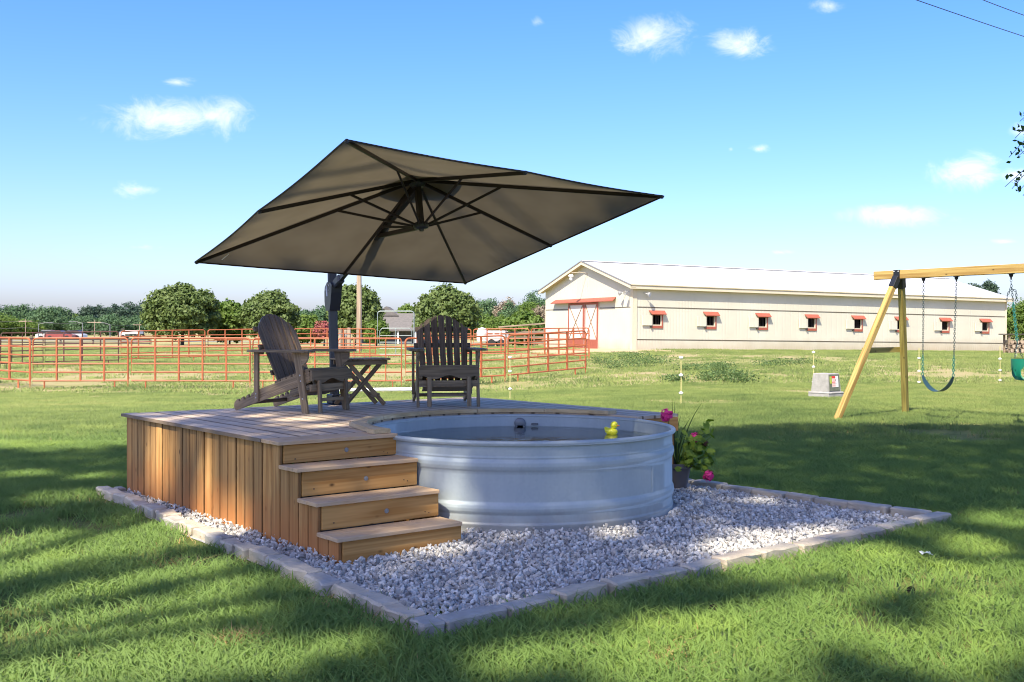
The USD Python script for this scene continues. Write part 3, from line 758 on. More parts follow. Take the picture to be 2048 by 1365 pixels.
def wall_planks(p, q, z1, wd=0.142, label=None):
    p, q = np.array(p), np.array(q)
    L = np.linalg.norm(q - p)
    n = int(round(L / wd))
    d = (q - p) / L
    for i in range(n):
        w = L / n
        c = p + d * (i + 0.5) * w
        h = z1 + 0.15
        m = cbox(w - 0.010 - rng.uniform(0, .004), 0.021 + rng.uniform(-.006, .005), h, 0.005)
        a = math.atan2(d[1], d[0])
        M = rotz(a, (c[0], c[1], z1 - h / 2))
        M[:3, 1] *= 1
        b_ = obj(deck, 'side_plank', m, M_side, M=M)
        if abs(p[0] - q[0]) < 0.01 and p[0] < 1:
            sc = [trimesh.creation.cylinder(0.004, 0.003, sections=8).apply_transform(frame((sx, 0.0125, sz), (1, 0, 0), (0, 0, 1), (0, -1, 0))) for sx in (-.03, .03) for sz in (h / 2 - .05, h / 2 - .30, -.1)]
            obj(b_, 'screw', join(sc), M_screw)


wall_planks((0.012, 3.03), (0.012, 0.295), ZD - DT - 0.002)
for j in range(2):
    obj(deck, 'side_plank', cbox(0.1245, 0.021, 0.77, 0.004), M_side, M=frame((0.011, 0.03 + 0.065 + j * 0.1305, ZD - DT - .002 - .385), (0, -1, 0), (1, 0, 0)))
wall_planks((3.78, 0.03), (3.78, 3.03), ZD - DT - 0.002)
wall_planks((0.05, 3.03), (3.74, 3.03), ZD - DT - 0.002)
wall_planks((3.30, 0.03), (3.765, 0.03), ZD - DT - 0.05)
obj(deck, 'fascia_board', bx(-0.25, 0.25, -0.012, 0.012, -0.06, 0.06), M_riser, M=frame((3.54, 0.006, ZD - DT - 0.062)))
# curved rim boards lying on the deck round the tank
angs = [178, 150, 122, 97, 70, 41, 12]
for i in range(len(angs) - 1):
    a0, a1 = math.radians(angs[i]), math.radians(angs[i + 1])
    aa = np.linspace(a0 - 0.002, a1 + 0.002, 14)
    ri = TR + 0.004
    ro = np.full(14, ri + 0.125)
    mid_, half = (a0 + a1) / 2, abs(a0 - a1) / 2
    ro = (ri + 0.125) * math.cos(half) / np.cos(aa - mid_) + 0.012       # straight outer edges, sawn inner curve
    pts = np.vstack([np.column_stack([ri * np.cos(aa), ri * np.sin(aa)]), np.column_stack([ro * np.cos(aa), ro * np.sin(aa)])[::-1]]) + [TCS, TCT]
    pol = Polygon(pts).buffer(0)
    if i == 0:
        pol = pol.union(sbox(TCS - ri - 0.137, TCT + 0.0, TCS - ri + 0.0, TCT + 0.10)).difference(sbox(0, -1, 1.5, 0.045))
        pol = pol.difference(TC.buffer(ri, 96))
    c_ = np.array(pol.centroid.coords[0])
    d_ = np.array([-math.sin(mid_), math.cos(mid_)])
    M = frame((c_[0], c_[1], 0), (d_[0], d_[1], 0), (-d_[1], d_[0], 0))
    m = join(extrude(pol.buffer(-0.004, join_style=2), 0.004, ZD + 0.0295), extrude(pol, 0.027, ZD + 0.0025)).apply_transform(np.linalg.inv(M))
    obj(deck, 'rim_board', m, M_trim, M=M)
obj(deck, 'joist_skirt', extrude(TC.buffer(TR + 0.06, 64).difference(TC.buffer(TR + 0.035, 64)).intersection(sbox(0.9, 0.25, 3.3, 3)), 0.12, ZD - DT - 0.125), M_post)

# ------------------------------------------------------------------ tank, water, duck
tc = W(TCS, TCT, 0)
RZ = 0.628
tank = thing('stock_tank', 'round galvanised steel stock tank used as a pool', 'tank', frame((tc[0], tc[1], 0)))


def smoothprof(keys, n=90):
    k = np.array(keys)
    z = np.linspace(k[0, 1], k[-1, 1], n)
    return np.column_stack([np.interp(z, k[:, 1], k[:, 0]), z])


ks = [(1.172, -0.06), (1.172, 0.03), (1.176, 0.055), (1.176, 0.062), (1.168, 0.07), (1.169, 0.125), (1.180, 0.146), (1.183, 0.168), (1.180, 0.190), (1.169, 0.212), (1.168, 0.40), (1.171, 0.418),
      (1.178, 0.430), (1.183, 0.452), (1.182, 0.478), (1.174, 0.494), (1.169, 0.502), (1.172, 0.512), (1.169, 0.522), (1.169, 0.60)]
outer = smoothprof(ks, 140)
inner_ = outer[::-1] - [0.004, 0]
rim = [(1.178 + 0.018 * math.cos(a), RZ - 0.018 + 0.018 * math.sin(a)) for a in np.linspace(-2.4, 3.5, 18)]
obj(tank, 'tank_wall', lathe(np.vstack([outer, rim, inner_, [(1.0, -0.058), (0.0, -0.058)]]), 160), M_galv, smooth=40)
obj(tank, 'wall_seam', join([bx(-0.012, 0.012, -0.0025, 0.0025, 0.215, 0.395, 0.001).apply_transform(rotz(a, (1.170 * math.cos(a - math.pi / 2), 1.170 * math.sin(a - math.pi / 2), 0))) for a in (0.93,)]), M_galv)
fit = [lathe([(0, 0.02), (0.035, 0.02), (0.05, 0.012), (0.052, -0.01)], 24).apply_transform(frame((sx, 1.155, zc_), (1, 0, 0), (0, 0, 1), (0, -1, 0))) for sx, zc_ in ((0.0, 0.545),)]
fit += [bx(-0.045, 0.045, 1.135, 1.162, 0.40, 0.535, 0.006), bx(0.10, 0.16, 1.140, 1.160, 0.53, 0.55, 0.004)]
obj(tank, 'pump_fitting', join(fit), plain('wet_grey_fitting', (0.12, 0.13, 0.14), 0.3, 0.3), smooth=30)
ZW = 0.518
wa = np.arange(128) * 2 * np.pi / 128
wr = np.array([0.2, 0.5, 0.8, 1.0, 1.164])
wv = np.vstack([[0, 0, ZW]] + [np.column_stack([r * np.cos(wa), r * np.sin(wa), np.full(128, ZW)]) for r in wr])
wf = [[0, 1 + j, 1 + (j + 1) % 128] for j in range(128)]
for i in range(len(wr) - 1):
    for j in range(128):
        a, b = 1 + i * 128 + j, 1 + i * 128 + (j + 1) % 128
        wf += [[a, a + 128, b + 128], [a, b + 128, b]]
obj('/World', 'water', (wv, np.array(wf)), M_water, smooth=True, M=frame((tc[0], tc[1], 0)), kind='structure', label='clear still water filling the round steel tank', category='water')
dk = px_ground(1222, 868, ZW)
duck = thing('rubber_duck', 'yellow rubber duck floating on the water near the tank rim', 'rubber duck', rotz(-0.5, (dk[0], dk[1], ZW - 0.012)))
bd = trimesh.creation.icosphere(3, 1.0)
v = bd.vertices * [0.058, 0.042, 0.034]
v[:, 2] += 0.030 + 0.9 * np.maximum(-v[:, 0] - 0.02, 0) ** 1.0 * 0.8
duckbody = trimesh.Trimesh(v, bd.faces)
obj(duck, 'body', duckbody, M_duck, smooth=True)
obj(duck, 'head', trimesh.creation.icosphere(3, 0.031).apply_translation([0.028, 0, 0.086]), M_duck, smooth=True)
bk = trimesh.creation.icosphere(2, 1.0)
bk.vertices = bk.vertices * [0.018, 0.014, 0.006] + [0.060, 0, 0.082]
obj(duck, 'beak', bk, M_orange, smooth=True)
for sy in (-1, 1):
    wg = trimesh.creation.icosphere(2, 1.0)
    wg.vertices = wg.vertices * [0.03, 0.008, 0.017] + [-0.008, sy * 0.04, 0.036]
    obj(duck, 'wing', wg, M_duck, smooth=True)
    obj(duck, 'eye', trimesh.creation.icosphere(2, 0.004).apply_translation([0.052, sy * 0.017, 0.096]), M_black, smooth=True)

# ------------------------------------------------------------------ Adirondack chairs


def make_chair(label, M, group):
    """Faces local +y; x across; origin on the deck under the seat."""
    c = thing('adirondack_chair', label, 'chair', M, group)
    hx = 0.265

    def prof(name, pts, x, thick, m=M_chair, **kw):      # outline in the (y, z) plane
        a = np.array(pts, float)
        L = normalize([0, a[1, 0] - a[0, 0], a[1, 1] - a[0, 1]])
        zc_ = np.array([1.0, 0, 0])
        F = frame((x, a[:, 0].mean(), a[:, 1].mean()), L, np.cross(zc_, L), zc_)
        w3 = np.column_stack([np.full(len(a), x), a])
        loc = (np.linalg.inv(F) @ np.column_stack([w3, np.ones(len(a))]).T).T[:, :2]
        return obj(c, name, extrude(Polygon(loc).buffer(0), thick, -thick / 2), m, M=F, **kw)

    for sx in (-1, 1):
        # long slanting side rail with a notched tail
        tail = [(-0.34, 0.185), (-0.385, 0.155), (-0.395, 0.125), (-0.415, 0.120), (-0.425, 0.150), (-0.45, 0.135), (-0.46, 0.105), (-0.48, 0.10), (-0.49, 0.128), (-0.515, 0.113), (-0.525, 0.085), (-0.545, 0.08), (-0.555, 0.105), (-0.58, 0.095), (-0.605, 0.07),
                (-0.61, 0.04), (-0.60, 0.01), (-0.585, 0.0)]
        prof('side_rail', [(-0.34, 0.185), (0.33, 0.375), (0.345, 0.365), (0.35, 0.29), (0.33, 0.27)] + tail[::-1], sx * hx, 0.026)
        prof('front_leg', [(0.345, 0.0), (0.255, 0.535), (0.165, 0.535), (0.275, 0.0)], sx * (hx + 0.026), 0.024)
        for by_, bz in ((0.27, 0.255), (0.255, 0.205), (0.30, 0.10)):
            pass
        prof('arm_bracket', [(0.255, 0.535), (0.345, 0.535), (0.345, 0.49), (0.325, 0.455), (0.275, 0.415)], sx * (hx + 0.026), 0.022)
        prof('rear_post', [(-0.275, 0.09), (-0.275, 0.535), (-0.325, 0.535), (-0.325, 0.09)], sx * (hx + 0.026), 0.024)
        outl = [(-0.055, -0.34), (0.03, -0.36), (0.055, -0.32), (0.075, 0.10), (0.075, 0.37), (0.05, 0.42), (-0.05, 0.42), (-0.072, 0.37), (-0.072, 0.08)]
        pts = [(y, -sx * x) for x, y in outl]
        obj(c, 'armrest', extrude(Polygon(pts).buffer(0), 0.022, -0.011), M_chair, M=frame((sx * (hx + 0.035), -0.03, 0.547), (0, 1, 0), (-1, 0, 0), (0, 0, 1)))
        bolts = [trimesh.creation.cylinder(0.007, 0.006, sections=10).apply_transform(frame((sx * (hx + 0.039), y, z), (0, 1, 0), (0, 0, 1), (1, 0, 0))) for y, z in ((0.252, 0.335), (0.262, 0.285), (0.285, 0.13), (-0.30, 0.16), (-0.30, 0.125))]
        obj(c, 'bolt', join(bolts), M_steel, smooth=30)
        bm(c, 'arm_rail', (sx * (hx - 0.01), -0.32, 0.524), (sx * (hx - 0.01), -0.26, 0.524), 0.04, 0.024, M_chair)
    # seat slats following the rail's top edge
    for i in range(6):
        y = 0.315 - i * 0.074
        z = 0.185 + (y + 0.34) * (0.19 / 0.67) + 0.011
        q = normalize([0, -0.19 / 0.67, 1])
        bm(c, 'seat_slat', (-hx - 0.012, y, z), (hx + 0.012, y, z), 0.066, 0.020, M_chair, up=q)
    # scalloped apron under the front edge
    xs = np.linspace(-0.285, 0.285, 49)
    low = -0.045 + 0.018 * np.cos(xs / 0.285 * 2 * np.pi) * (np.abs(xs) < 0.25) - 0.004
    ap = np.vstack([np.column_stack([xs, low]), [[0.285, 0.045], [-0.285, 0.045]]])
    obj(c, 'apron', extrude(Polygon(ap).buffer(0), 0.024, -0.012), M_chair, M=frame((0, 0.372, 0.335), (1, 0, 0), (0, 0, 1), (0, -1, 0)))
    bm(c, 'front_rail', (-0.285, 0.362, 0.225), (0.285, 0.362, 0.225), 0.022, 0.062, M_chair)
    bm(c, 'footrest_board', (-0.235, 0.20, 0.175), (0.235, 0.20, 0.175), 0.24, 0.018, M_chair, up=normalize([0, -0.25, 1]))
    for sx in (-1, 1):
        bm(c, 'footrest_leg', (sx * 0.19, 0.402, 0.005), (sx * 0.19, 0.385, 0.29), 0.042, 0.024, M_chair, up=(0, 1, 0))
    bm(c, 'footrest_rail', (-0.19, 0.375, 0.115), (0.19, 0.375, 0.115), 0.018, 0.030, M_chair)
    bm(c, 'rear_rail', (-hx, -0.43, 0.075), (hx, -0.43, 0.075), 0.02, 0.035, M_chair2)
    # seven fanned back slats, rounded at the top
    p0, p1 = np.array([0, -0.075, 0.215]), np.array([0, -0.42, 0.895])
    L = np.linalg.norm(p1 - p0)
    yv = (p1 - p0) / L
    nrm = np.cross([1, 0, 0], yv)
    nrm = -nrm if nrm[1] < 0 else nrm
    for i in range(7):
        k = i - 3
        b0, b1 = k * 0.0665, k * 0.0755
        hw0, hw1 = 0.0265, 0.0315
        top = L - 0.015 - 0.0145 * k * k
        sl = 0.0145 * (2 * k)
        outl = [(b0 - hw0, 0), (b0 + hw0, 0), (b1 + hw1, top - sl * .5 - (0.03 if k == 3 else 0.004)), (b1 + hw1 * .5, top - sl * .25 - (.005 if k == 3 else 0)), (b1, top), (b1 - hw1 * .5, top + sl * .25 - (.005 if k == -3 else 0)), (b1 - hw1, top + sl * .5 - (0.03 if k == -3 else .004))]
        bend = 0.0016 * k * k
        pts = [(y, -x) for x, y in outl]
        obj(c, 'back_slat', extrude(Polygon(pts).buffer(0), 0.017, -0.0085), M_chair2, M=frame(p0 + nrm * bend, yv, (-1, 0, 0), np.cross(yv, (-1, 0, 0))))
    for z_, hw in ((0.16, 0.245), (0.42, 0.285), (0.60, 0.27)):
        q = p0 + yv * z_ - nrm * 0.018
        bm(c, 'back_rail', q + [-hw, 0, 0], q + [hw, 0, 0], 0.045, 0.02, M_chair2, up=nrm)
    return c


def chair_at(front_a, front_b, turn=0.0):
    """front_a, front_b: where the two front feet stand (chair's left foot first, seen by the sitter's viewer)."""
    a, b = np.array(front_a), np.array(front_b)
    lat = normalize(np.append((b - a)[:2], 0))
    fwd = np.array([lat[1], -lat[0], 0])     # to the viewer's side
    c = (a + b) / 2
    o = c - fwd * 0.31 * 0.92
    return frame((o[0], o[1], ZD + 0.002), -lat, fwd * 0.92, (0, 0, 1))


LA, LB = px_ground(604, 829, ZD), px_ground(699, 819, ZD)
RA, RB = px_ground(836, 815, ZD), px_ground(957, 813.5, ZD)
ch0 = make_chair('dark brown slatted wooden lounge chair in profile beside the umbrella pole', chair_at(LA, LB), None)
copy_of(ch0, 'dark brown slatted wooden lounge chair facing the tank, right of the small table', chair_at(RA, RB), None)

# ------------------------------------------------------------------ folding side table
ta = px_ground(720, 811, ZD)
tb = thing('folding_side_table', 'small folding slatted side table with crossed legs between the two chairs', 'side table', rotz(0.5, (ta[0], ta[1] + .02, ZD + 0.002)))
for i in range(5):
    x = -0.20 + i * 0.10
    bm(tb, 'top_slat', (x, -0.19, 0.452), (x, 0.19, 0.452), 0.088, 0.018, M_table)
for sy in (-1, 1):
    bm(tb, 'top_rail', (-0.22, sy * 0.155, 0.42), (0.22, sy * 0.155, 0.42), 0.02, 0.045, M_table)
    bm(tb, 'leg', (-0.21, sy * 0.132, 0.005), (0.17, sy * 0.132, 0.425), 0.020, 0.042, M_table, up=(0.74, 0, 0.67))
    bm(tb, 'leg', (0.21, sy * 0.108, 0.005), (-0.17, sy * 0.108, 0.425), 0.020, 0.042, M_table, up=(-0.74, 0, 0.67))
bm(tb, 'stretcher', (-0.145, -0.13, 0.095), (-0.145, 0.13, 0.095), 0.02, 0.045, M_table)
bm(tb, 'stretcher', (0.145, -0.13, 0.095), (0.145, 0.13, 0.095), 0.02, 0.045, M_table)

# ------------------------------------------------------------------ cantilever umbrella
up = thing('cantilever_umbrella', 'large square taupe cantilever umbrella tilted over the deck and tank', 'umbrella')
K = 3.05 / 3.0
CA, CB, CC, CD = [px(*q) for q in ((390, 524, 8.867 * K), (692, 279, 6.327 * K), (1327, 392, 8.295 * K), (931, 566, 10.836 * K))]
cen = (CA + CB + CC + CD) / 4
un = normalize(np.cross(CB - CA, CD - CA))
un = un if un[2] > 0 else -un
apex = cen + un * 0.43
hub = cen + un * 0.035
ends = [CA, (CA + CB) / 2, CB, (CB + CC) / 2, CC, (CC + CD) / 2, CD, (CD + CA) / 2]
NS, NR = 10, 12
vs, fs = [], []
for layer in (0,):
    for i in range(8):
        e0, e1 = ends[i], ends[(i + 1) % 8]
        for a in range(NS + 1):
            w_ = a / NS
            e = e0 * (1 - w_) + e1 * w_
            e = e + normalize(cen - e) * 0.016 * math.sin(math.pi * w_)
            for b in range(NR + 1):
                q = b / NR
                p = apex * (1 - q) + e * q
                p = p - un * (0.022 * math.sin(math.pi * w_) * q * (1.15 - q) * 2 + 0.003 * layer) + un * 0.02 * math.sin(math.pi * q) * 0.6
                vs.append(p)
    for i in range(8):
        base = layer * 8 * (NS + 1) * (NR + 1) + i * (NS + 1) * (NR + 1)
        for a in range(NS):
            for b in range(NR):
                k = base + a * (NR + 1) + b
                quad = [k, k + 1, k + NR + 2, k + NR + 1]
                fs.append(quad if layer else quad[::-1])
obj(up, 'canopy', (np.array(vs), np.array(fs)), M_canvas, smooth=35)
vt = [apex + un * 0.10]
vr = [apex + (e - apex) * (0.36 / np.linalg.norm(e - apex)) + un * 0.045 for e in ends]
obj(up, 'vent', (np.array(vt + vr), np.array([[0, 1 + i, 1 + (i + 1) % 8] for i in range(8)])), M_canvas)
hem = []
for i in range(8):
    hem.append(np.array([vs[i * (NS + 1) * (NR + 1) + a * (NR + 1) + NR] for a in range(NS)]))
hemp = np.vstack(hem)
obj(up, 'hem', tube(np.vstack([hemp, hemp[:1]]) - un * .004, 0.007, 6), M_rib, smooth=30)
off = -un * 0.030
for i, e in enumerate(ends):
    r_ = bm(up, 'rib', apex + off * 0.4 + (e - apex) * 0.03, e + off * 0.35 + (apex - e) * 0.004, 0.017, 0.028, M_rib, up=un)
    j = apex + off * 0.62 + (e - apex) * (0.35 if i % 2 == 0 else 0.45)
    bm(up, 'strut', hub + normalize(e - cen) * 0.05, j, 0.014, 0.020, M_rib, up=un)
    obj(r_, 'end_cap', trimesh.creation.icosphere(1, 0.016).apply_translation(np.linalg.norm(e - apex) / 2 * np.array([0.96, 0, 0])), M_plastic)
pole_o = W(2.03, 2.96, 0)
PX, PY = pole_o[0], pole_o[1]
obj(up, 'pole', cbox(0.088, 0.088, 2.0, 0.014).apply_translation([0, 0, 1.0]), M_umpole, M=rotz(TH * 0.3, (PX, PY, ZD)) @ frame(x=(1, 0, 0), y=(0, 1, 0), z=(-0.02, 0, 1)))
obj(up, 'base_plate', join(bx(-.11, .11, -.11, .11, 0, 0.008), bx(-.062, .062, -.062, .062, 0.008, 0.10, 0.008)), M_umpole, M=rotz(TH, (PX, PY, ZD + 0.002)))
# crank housing on the pole, arm up to the crown of the canopy
hz = CAMZ + (HZ - 592) * PY / FPX
hx0 = px(660, 592, PY - 0.02)
adir = normalize([apex[0] - PX, apex[1] - PY, 0])
prof_ = [(-0.085, 0.09), (-0.10, 0.04), (-0.095, -0.06), (-0.07, -0.125), (-0.052, -0.15), (0.060, -0.15), (0.085, -0.08), (0.115, 0.03), (0.125, 0.10), (0.09, 0.125), (-0.02, 0.135)]
F = frame((PX - 0.02, PY, hz), adir, (0, 0, 1), np.cross(adir, (0, 0, 1)))
hs = extrude(Polygon(prof_), 0.108, -0.054)
house = obj(up, 'crank_housing', hs, M_plastic, M=F)
obj(house, 'housing_bolt', join([trimesh.creation.cylinder(0.008, 0.118, sections=12).apply_translation([a, b, 0]) for a, b in ((-0.01, 0.105), (0.04, 0.10), (0.03, 0.055), (-0.06, 0.06))]), M_steel, smooth=30)
obj(house, 'crank_handle', tube([(0.06, 0.09, 0.055), (0.06, 0.09, 0.085), (0.075, 0.02, 0.085), (0.08, -0.01, 0.085)], 0.009, 8), M_steel, smooth=30)
a0 = np.array([PX - 0.02, PY, hz]) + adir * 0.10 + np.array([0, 0, 0.11])
a1 = apex - un * 0.065
ad = a1 - a0
bm(up, 'arm', a0, a0 + ad * 0.46, 0.042, 0.052, M_umpole)
bm(up, 'upper_arm', a0 + ad * 0.40, a1, 0.050, 0.060, M_rib)
obj(up, 'arm_joint', join(baked(a0 - ad * 0.0, a0 + ad * 0.075, 0.07, 0.085, c=0.012), baked(a0 + ad * 0.40, a0 + ad * 0.455, 0.062, 0.074, c=0.012)), M_plastic)
bm(up, 'arm_strut', a0 + ad * 0.575 - un * 0.03, hub - un * 0.01, 0.03, 0.038, M_rib)
bm(up, 'mast', hub, apex - un * 0.01, 0.045, 0.045, M_rib)
hb = lathe([(0, -0.045), (0.018, -0.045), (0.02, -0.03), (0.058, -0.02), (0.066, 0.0), (0.058, 0.022), (0.03, 0.03), (0, 0.03)], 20)
Fh = frame(hub, normalize(np.cross(un, (0, 1, 0))), normalize(np.cross(un, np.cross(un, (0, 1, 0)))), un)
obj(up, 'hub', hb, M_plastic, smooth=30, M=Fh)
obj(up, 'crown_hub', lathe([(0, -0.05), (0.05, -0.05), (0.07, -0.02), (0.07, 0.01), (0, 0.02)], 20), M_plastic, smooth=30, M=frame(apex - un * 0.02, Fh[:3, 0], Fh[:3, 1], un))
tiep = apex * 0.155 + CA * 0.845 - un * 0.04
obj(up, 'tie_strap', baked(tiep, tiep + np.array([-0.06, 0, -0.05]), 0.02, 0.003), M_white)

# ------------------------------------------------------------------ leaves, trees


def leaf_quads(P, N, size, rng, asp=0.55, fold=0.0):
    """Rhombic leaves at P facing N (jittered), as one array of faces."""
    n = len(P)
    r = rng.normal(size=(n, 3))
    a = np.cross(N, r)
    a /= np.linalg.norm(a, axis=1, keepdims=True) + 1e-9
    b = np.cross(N, a)
    s = size * rng.uniform(0.65, 1.3, (n, 1))
    v = np.stack([P - a * s, P - b * s * asp + N * s * fold, P + a * s, P + b * s * asp + N * s * fold], 1).reshape(-1, 3)
    k = np.arange(n)[:, None] * 4
    return v, np.vstack([k + [0, 1, 2], k + [0, 2, 3]])


def crown_mesh(rng, radii, n_clumps, n_leaf, leaf, clump_r, flat_bottom=0.55, shell=(0.72, 1.0), lump=0.12, jitter=0.75):
    """Foliage: clumps of leaf-sized faces over a lumpy crown, thinner inside, centred on the origin."""
    d = rng.normal(size=(n_clumps * 2, 3))
    d /= np.linalg.norm(d, axis=1, keepdims=True)
    d = d[d[:, 2] > -flat_bottom][:n_clumps]
    lum = 1 + lump * 2 * (meshkit.fbm(d * 2.2 + rng.uniform(0, 50, 3), 3) - 0.5) * 2
    c = d * np.array(radii) * (lum * rng.uniform(*shell, len(d)))[:, None]
    P = np.repeat(c, n_leaf, 0)
    o = rng.normal(size=P.shape)
    o /= np.linalg.norm(o, axis=1, keepdims=True)
    cr = np.repeat(rng.uniform(0.6, 1.25, len(c)) * clump_r, n_leaf)[:, None]
    P = P + o * cr * rng.uniform(0.35, 1.0, (len(P), 1)) * [1, 1, 0.8]
    N = o * 0.7 + np.repeat(d, n_leaf, 0) * 0.5 + rng.normal(size=P.shape) * jitter + [0, 0, 0.25]
    N /= np.linalg.norm(N, axis=1, keepdims=True)
    return leaf_quads(P, N, leaf, rng)


def trunk_mesh(h, r, rng, limbs=5, spread=1.5, base=-0.4):
    ms = [tube([(0, 0, base), (0.02 * h, 0, h * 0.35), (0, 0.02 * h, h * 0.7), (0.02 * h, 0, h)], [r * 1.25, r, r * 0.7, r * 0.25], 8)]
    for i in range(limbs):
        a = i * 2.4 + rng.uniform(-.4, .4)
        z0 = h * rng.uniform(0.35, 0.7)
        e = np.array([math.cos(a), math.sin(a)]) * spread * rng.uniform(.6, 1)
        ms.append(tube([(0, 0, z0), (*(e * 0.5), z0 + spread * .45), (*e, z0 + spread * rng.uniform(.8, 1.2))], [r * .5, r * .3, r * .1], 6))
    return join(ms)


def tree(name, label, x, y, top, width, group=None, m=M_pear, n=(260, 34), leaf=0.20, clump=0.75, bottom=0.4, seed=1, category='tree', lump=.12, flat=.7, core=True, shell=(0.72, 1.0)):
    """x, y: where it stands; top: crown top above the ground; width: of the crown."""
    rng = np.random.default_rng(seed)
    t = thing(name, label, category, frame((x, y, T(x, y) - 0.05)), group)
    rz = (top - bottom) / 2
    obj(t, 'trunk', trunk_mesh(top * 0.75, max(0.08, width * 0.022), rng, 5, width * .25), M_bark, smooth=40)
    v, f = crown_mesh(rng, (width / 2, width / 2, rz), n[0], n[1], leaf, clump, flat_bottom=flat, lump=lump, shell=shell)
    v = v + [0, 0, bottom + rz]
    if core:      # inner leaves that close the view through the crown
        v2, f2 = crown_mesh(rng, (width * .36, width * .36, rz * .72), n[0] // 2, max(6, n[1] // 3), leaf * 2.1, clump, flat_bottom=.95, lump=.05, shell=(.3, 1.0))
        v2 = v2 + [0, 0, bottom + rz]
        f = np.vstack([f, f2 + len(v)])
        v = np.vstack([v, v2])
    v[:, 2] = np.maximum(v[:, 2], 0.02)
    obj(t, 'crown', (v, f), m)
    return t


def tree_px(name, label, xc, wpx, ytop, d, ybot=None, **k):
    x = (xc - 1024) / FPX * d
    zg = T(x, d)
    top = CAMZ + (HZ - ytop) / FPX * d - zg
    w = wpx / FPX * d
    return tree(name, label, x, d, top, w, **k)


# ------------------------------------------------------------------ potted plant
pp = px_ground(1354, 974, -0.005)
pot = thing('potted_geranium', 'grey pot of pink geranium and spiky leaves standing on the gravel behind the tank', 'potted plant', frame((pp[0], pp[1], -0.012)))
obj(pot, 'pot', lathe([(0.0, 0.0), (0.085, 0.0), (0.09, 0.01), (0.118, 0.175), (0.128, 0.178), (0.134, 0.185), (0.134, 0.215), (0.126, 0.220), (0.115, 0.215), (0.108, 0.18), (0, 0.18)], 32), M_pot, smooth=35)
obj(pot, 'soil', lathe([(0.0, 0.192), (0.108, 0.187), (0.11, 0.18)], 20), M_soil, smooth=True)
rng = np.random.default_rng(5)
lv, lf, stems = [], [], []


def round_leaf(c, n_, r, rng):
    a = np.cross(n_, rng.normal(size=3))
    a /= np.linalg.norm(a)
    b = np.cross(n_, a)
    k = np.arange(12) * 2 * np.pi / 12
    rr = r * (1 + 0.10 * np.cos(k * 5)) * np.where(np.abs(k - np.pi) < 0.3, 0.45, 1)
    ring = c + (np.cos(k) * rr)[:, None] * a + (np.sin(k) * rr)[:, None] * b + n_ * (r * 0.18 * (1 + .4 * np.cos(3 * k)))[:, None]
    return np.vstack([[c], ring]), np.array([[0, 1 + i, 1 + (i + 1) % 12] for i in range(12)])


leaves = []
for i in range(120):
    u_ = rng.random()
    side = normalize([0.75 + rng.normal() * .55, -0.45 + rng.normal() * .6, 0])
    rad = rng.uniform(0.03, 0.30)
    z = 0.20 + rng.uniform(-0.14, 0.22) * (0.35 + rad / .3) + 0.10
    c = side * rad * 0.85 + [0.07, -0.03, z]
    n_ = normalize(side * 0.6 + [0, -0.35, 0.75] + rng.normal(size=3) * 0.45)
    v, f = round_leaf(c, n_, rng.uniform(0.022, 0.042), rng)
    leaves.append((v, f, c))
for v, f, c in leaves:
    lp_ = obj(pot, 'leaf', (v, f), M_geran)
    if _count[(pot, 'leaf')] % 2:
        obj(lp_, 'leaf_stalk', tube([(c[0] * .25, c[1] * .25, 0.18), (c[0] * .6, c[1] * .6, max(.2, c[2] * .8)), tuple(c)], 0.0028, 4), M_geran)
for k, (fx, fy, r, mm) in enumerate([(1333, 831, 0.055, M_pink), (1390, 876, 0.046, M_pink), (1410, 887, 0.03, M_brownpetal), (1417, 952, 0.05, M_pink), (1377, 880, 0.022, M_brownpetal)]):
    w_ = px(fx, fy, pp[1] - (0.20 if fy > 940 else (0.33 if fy < 840 else 0.06))) - np.array([pp[0], pp[1], -0.012])
    d = rng.normal(size=(90, 3))
    d /= np.linalg.norm(d, axis=1, keepdims=True)
    v, f = leaf_quads(w_ + d * r * rng.uniform(.55, 1, (90, 1)), d, r * .36, rng, .8, .2)
    fl = obj(pot, 'flower_head', (v, f), mm)
    obj(fl, 'flower_stem', tube([(0.03 * k - .03, 0, 0.19), tuple(w_ * .5 + np.array([0, 0, .16])), tuple(w_)], 0.0035, 5), M_geran)
for k, (ex, ey) in enumerate([(1345, 800), (1350, 803), (1403, 808), (1312, 822), (1362, 832), (1372, 850), (1330, 860), (1420, 868), (1380, 838), (1350, 850)]):
    w_ = px(ex, ey, pp[1] + 0.04 * (k % 3)) - np.array([pp[0], pp[1], -0.012])
    q = np.linspace(0, 1, 7)
    base = np.array([0.0, 0.02, 0.19])
    cpt = base * .4 + w_ * .6 + np.array([(-.02 if w_[0] < 0 else -.035), 0, .07])
    pts = ((1 - q) ** 2)[:, None] * base + (2 * q * (1 - q))[:, None] * cpt + (q ** 2)[:, None] * w_
    wd = 0.0075 * (1 - q ** 2) + 0.0006
    sdv = np.array([0.75, 0.66, 0])
    v = np.vstack([pts + sdv * wd[:, None], pts - sdv * wd[:, None] + [0, 0, .003]])
    f = np.vstack([[i, i + 1, i + 8] for i in range(6)] + [[i, i + 8, i + 7] for i in range(6)])
    obj(pot, 'spiky_leaf', (v, f), M_spike, smooth=True)

# ------------------------------------------------------------------ swing set
bd_ = normalize([0.56, -0.83, 0])
B0 = np.array([6.11, 18.0, 0])
ZB0, ZB1 = 2.225, 2.365          # underside and top of the beam


def BP(k, z=0.0):
    return np.array([B0[0] + bd_[0] * k, B0[1] + bd_[1] * k, z])


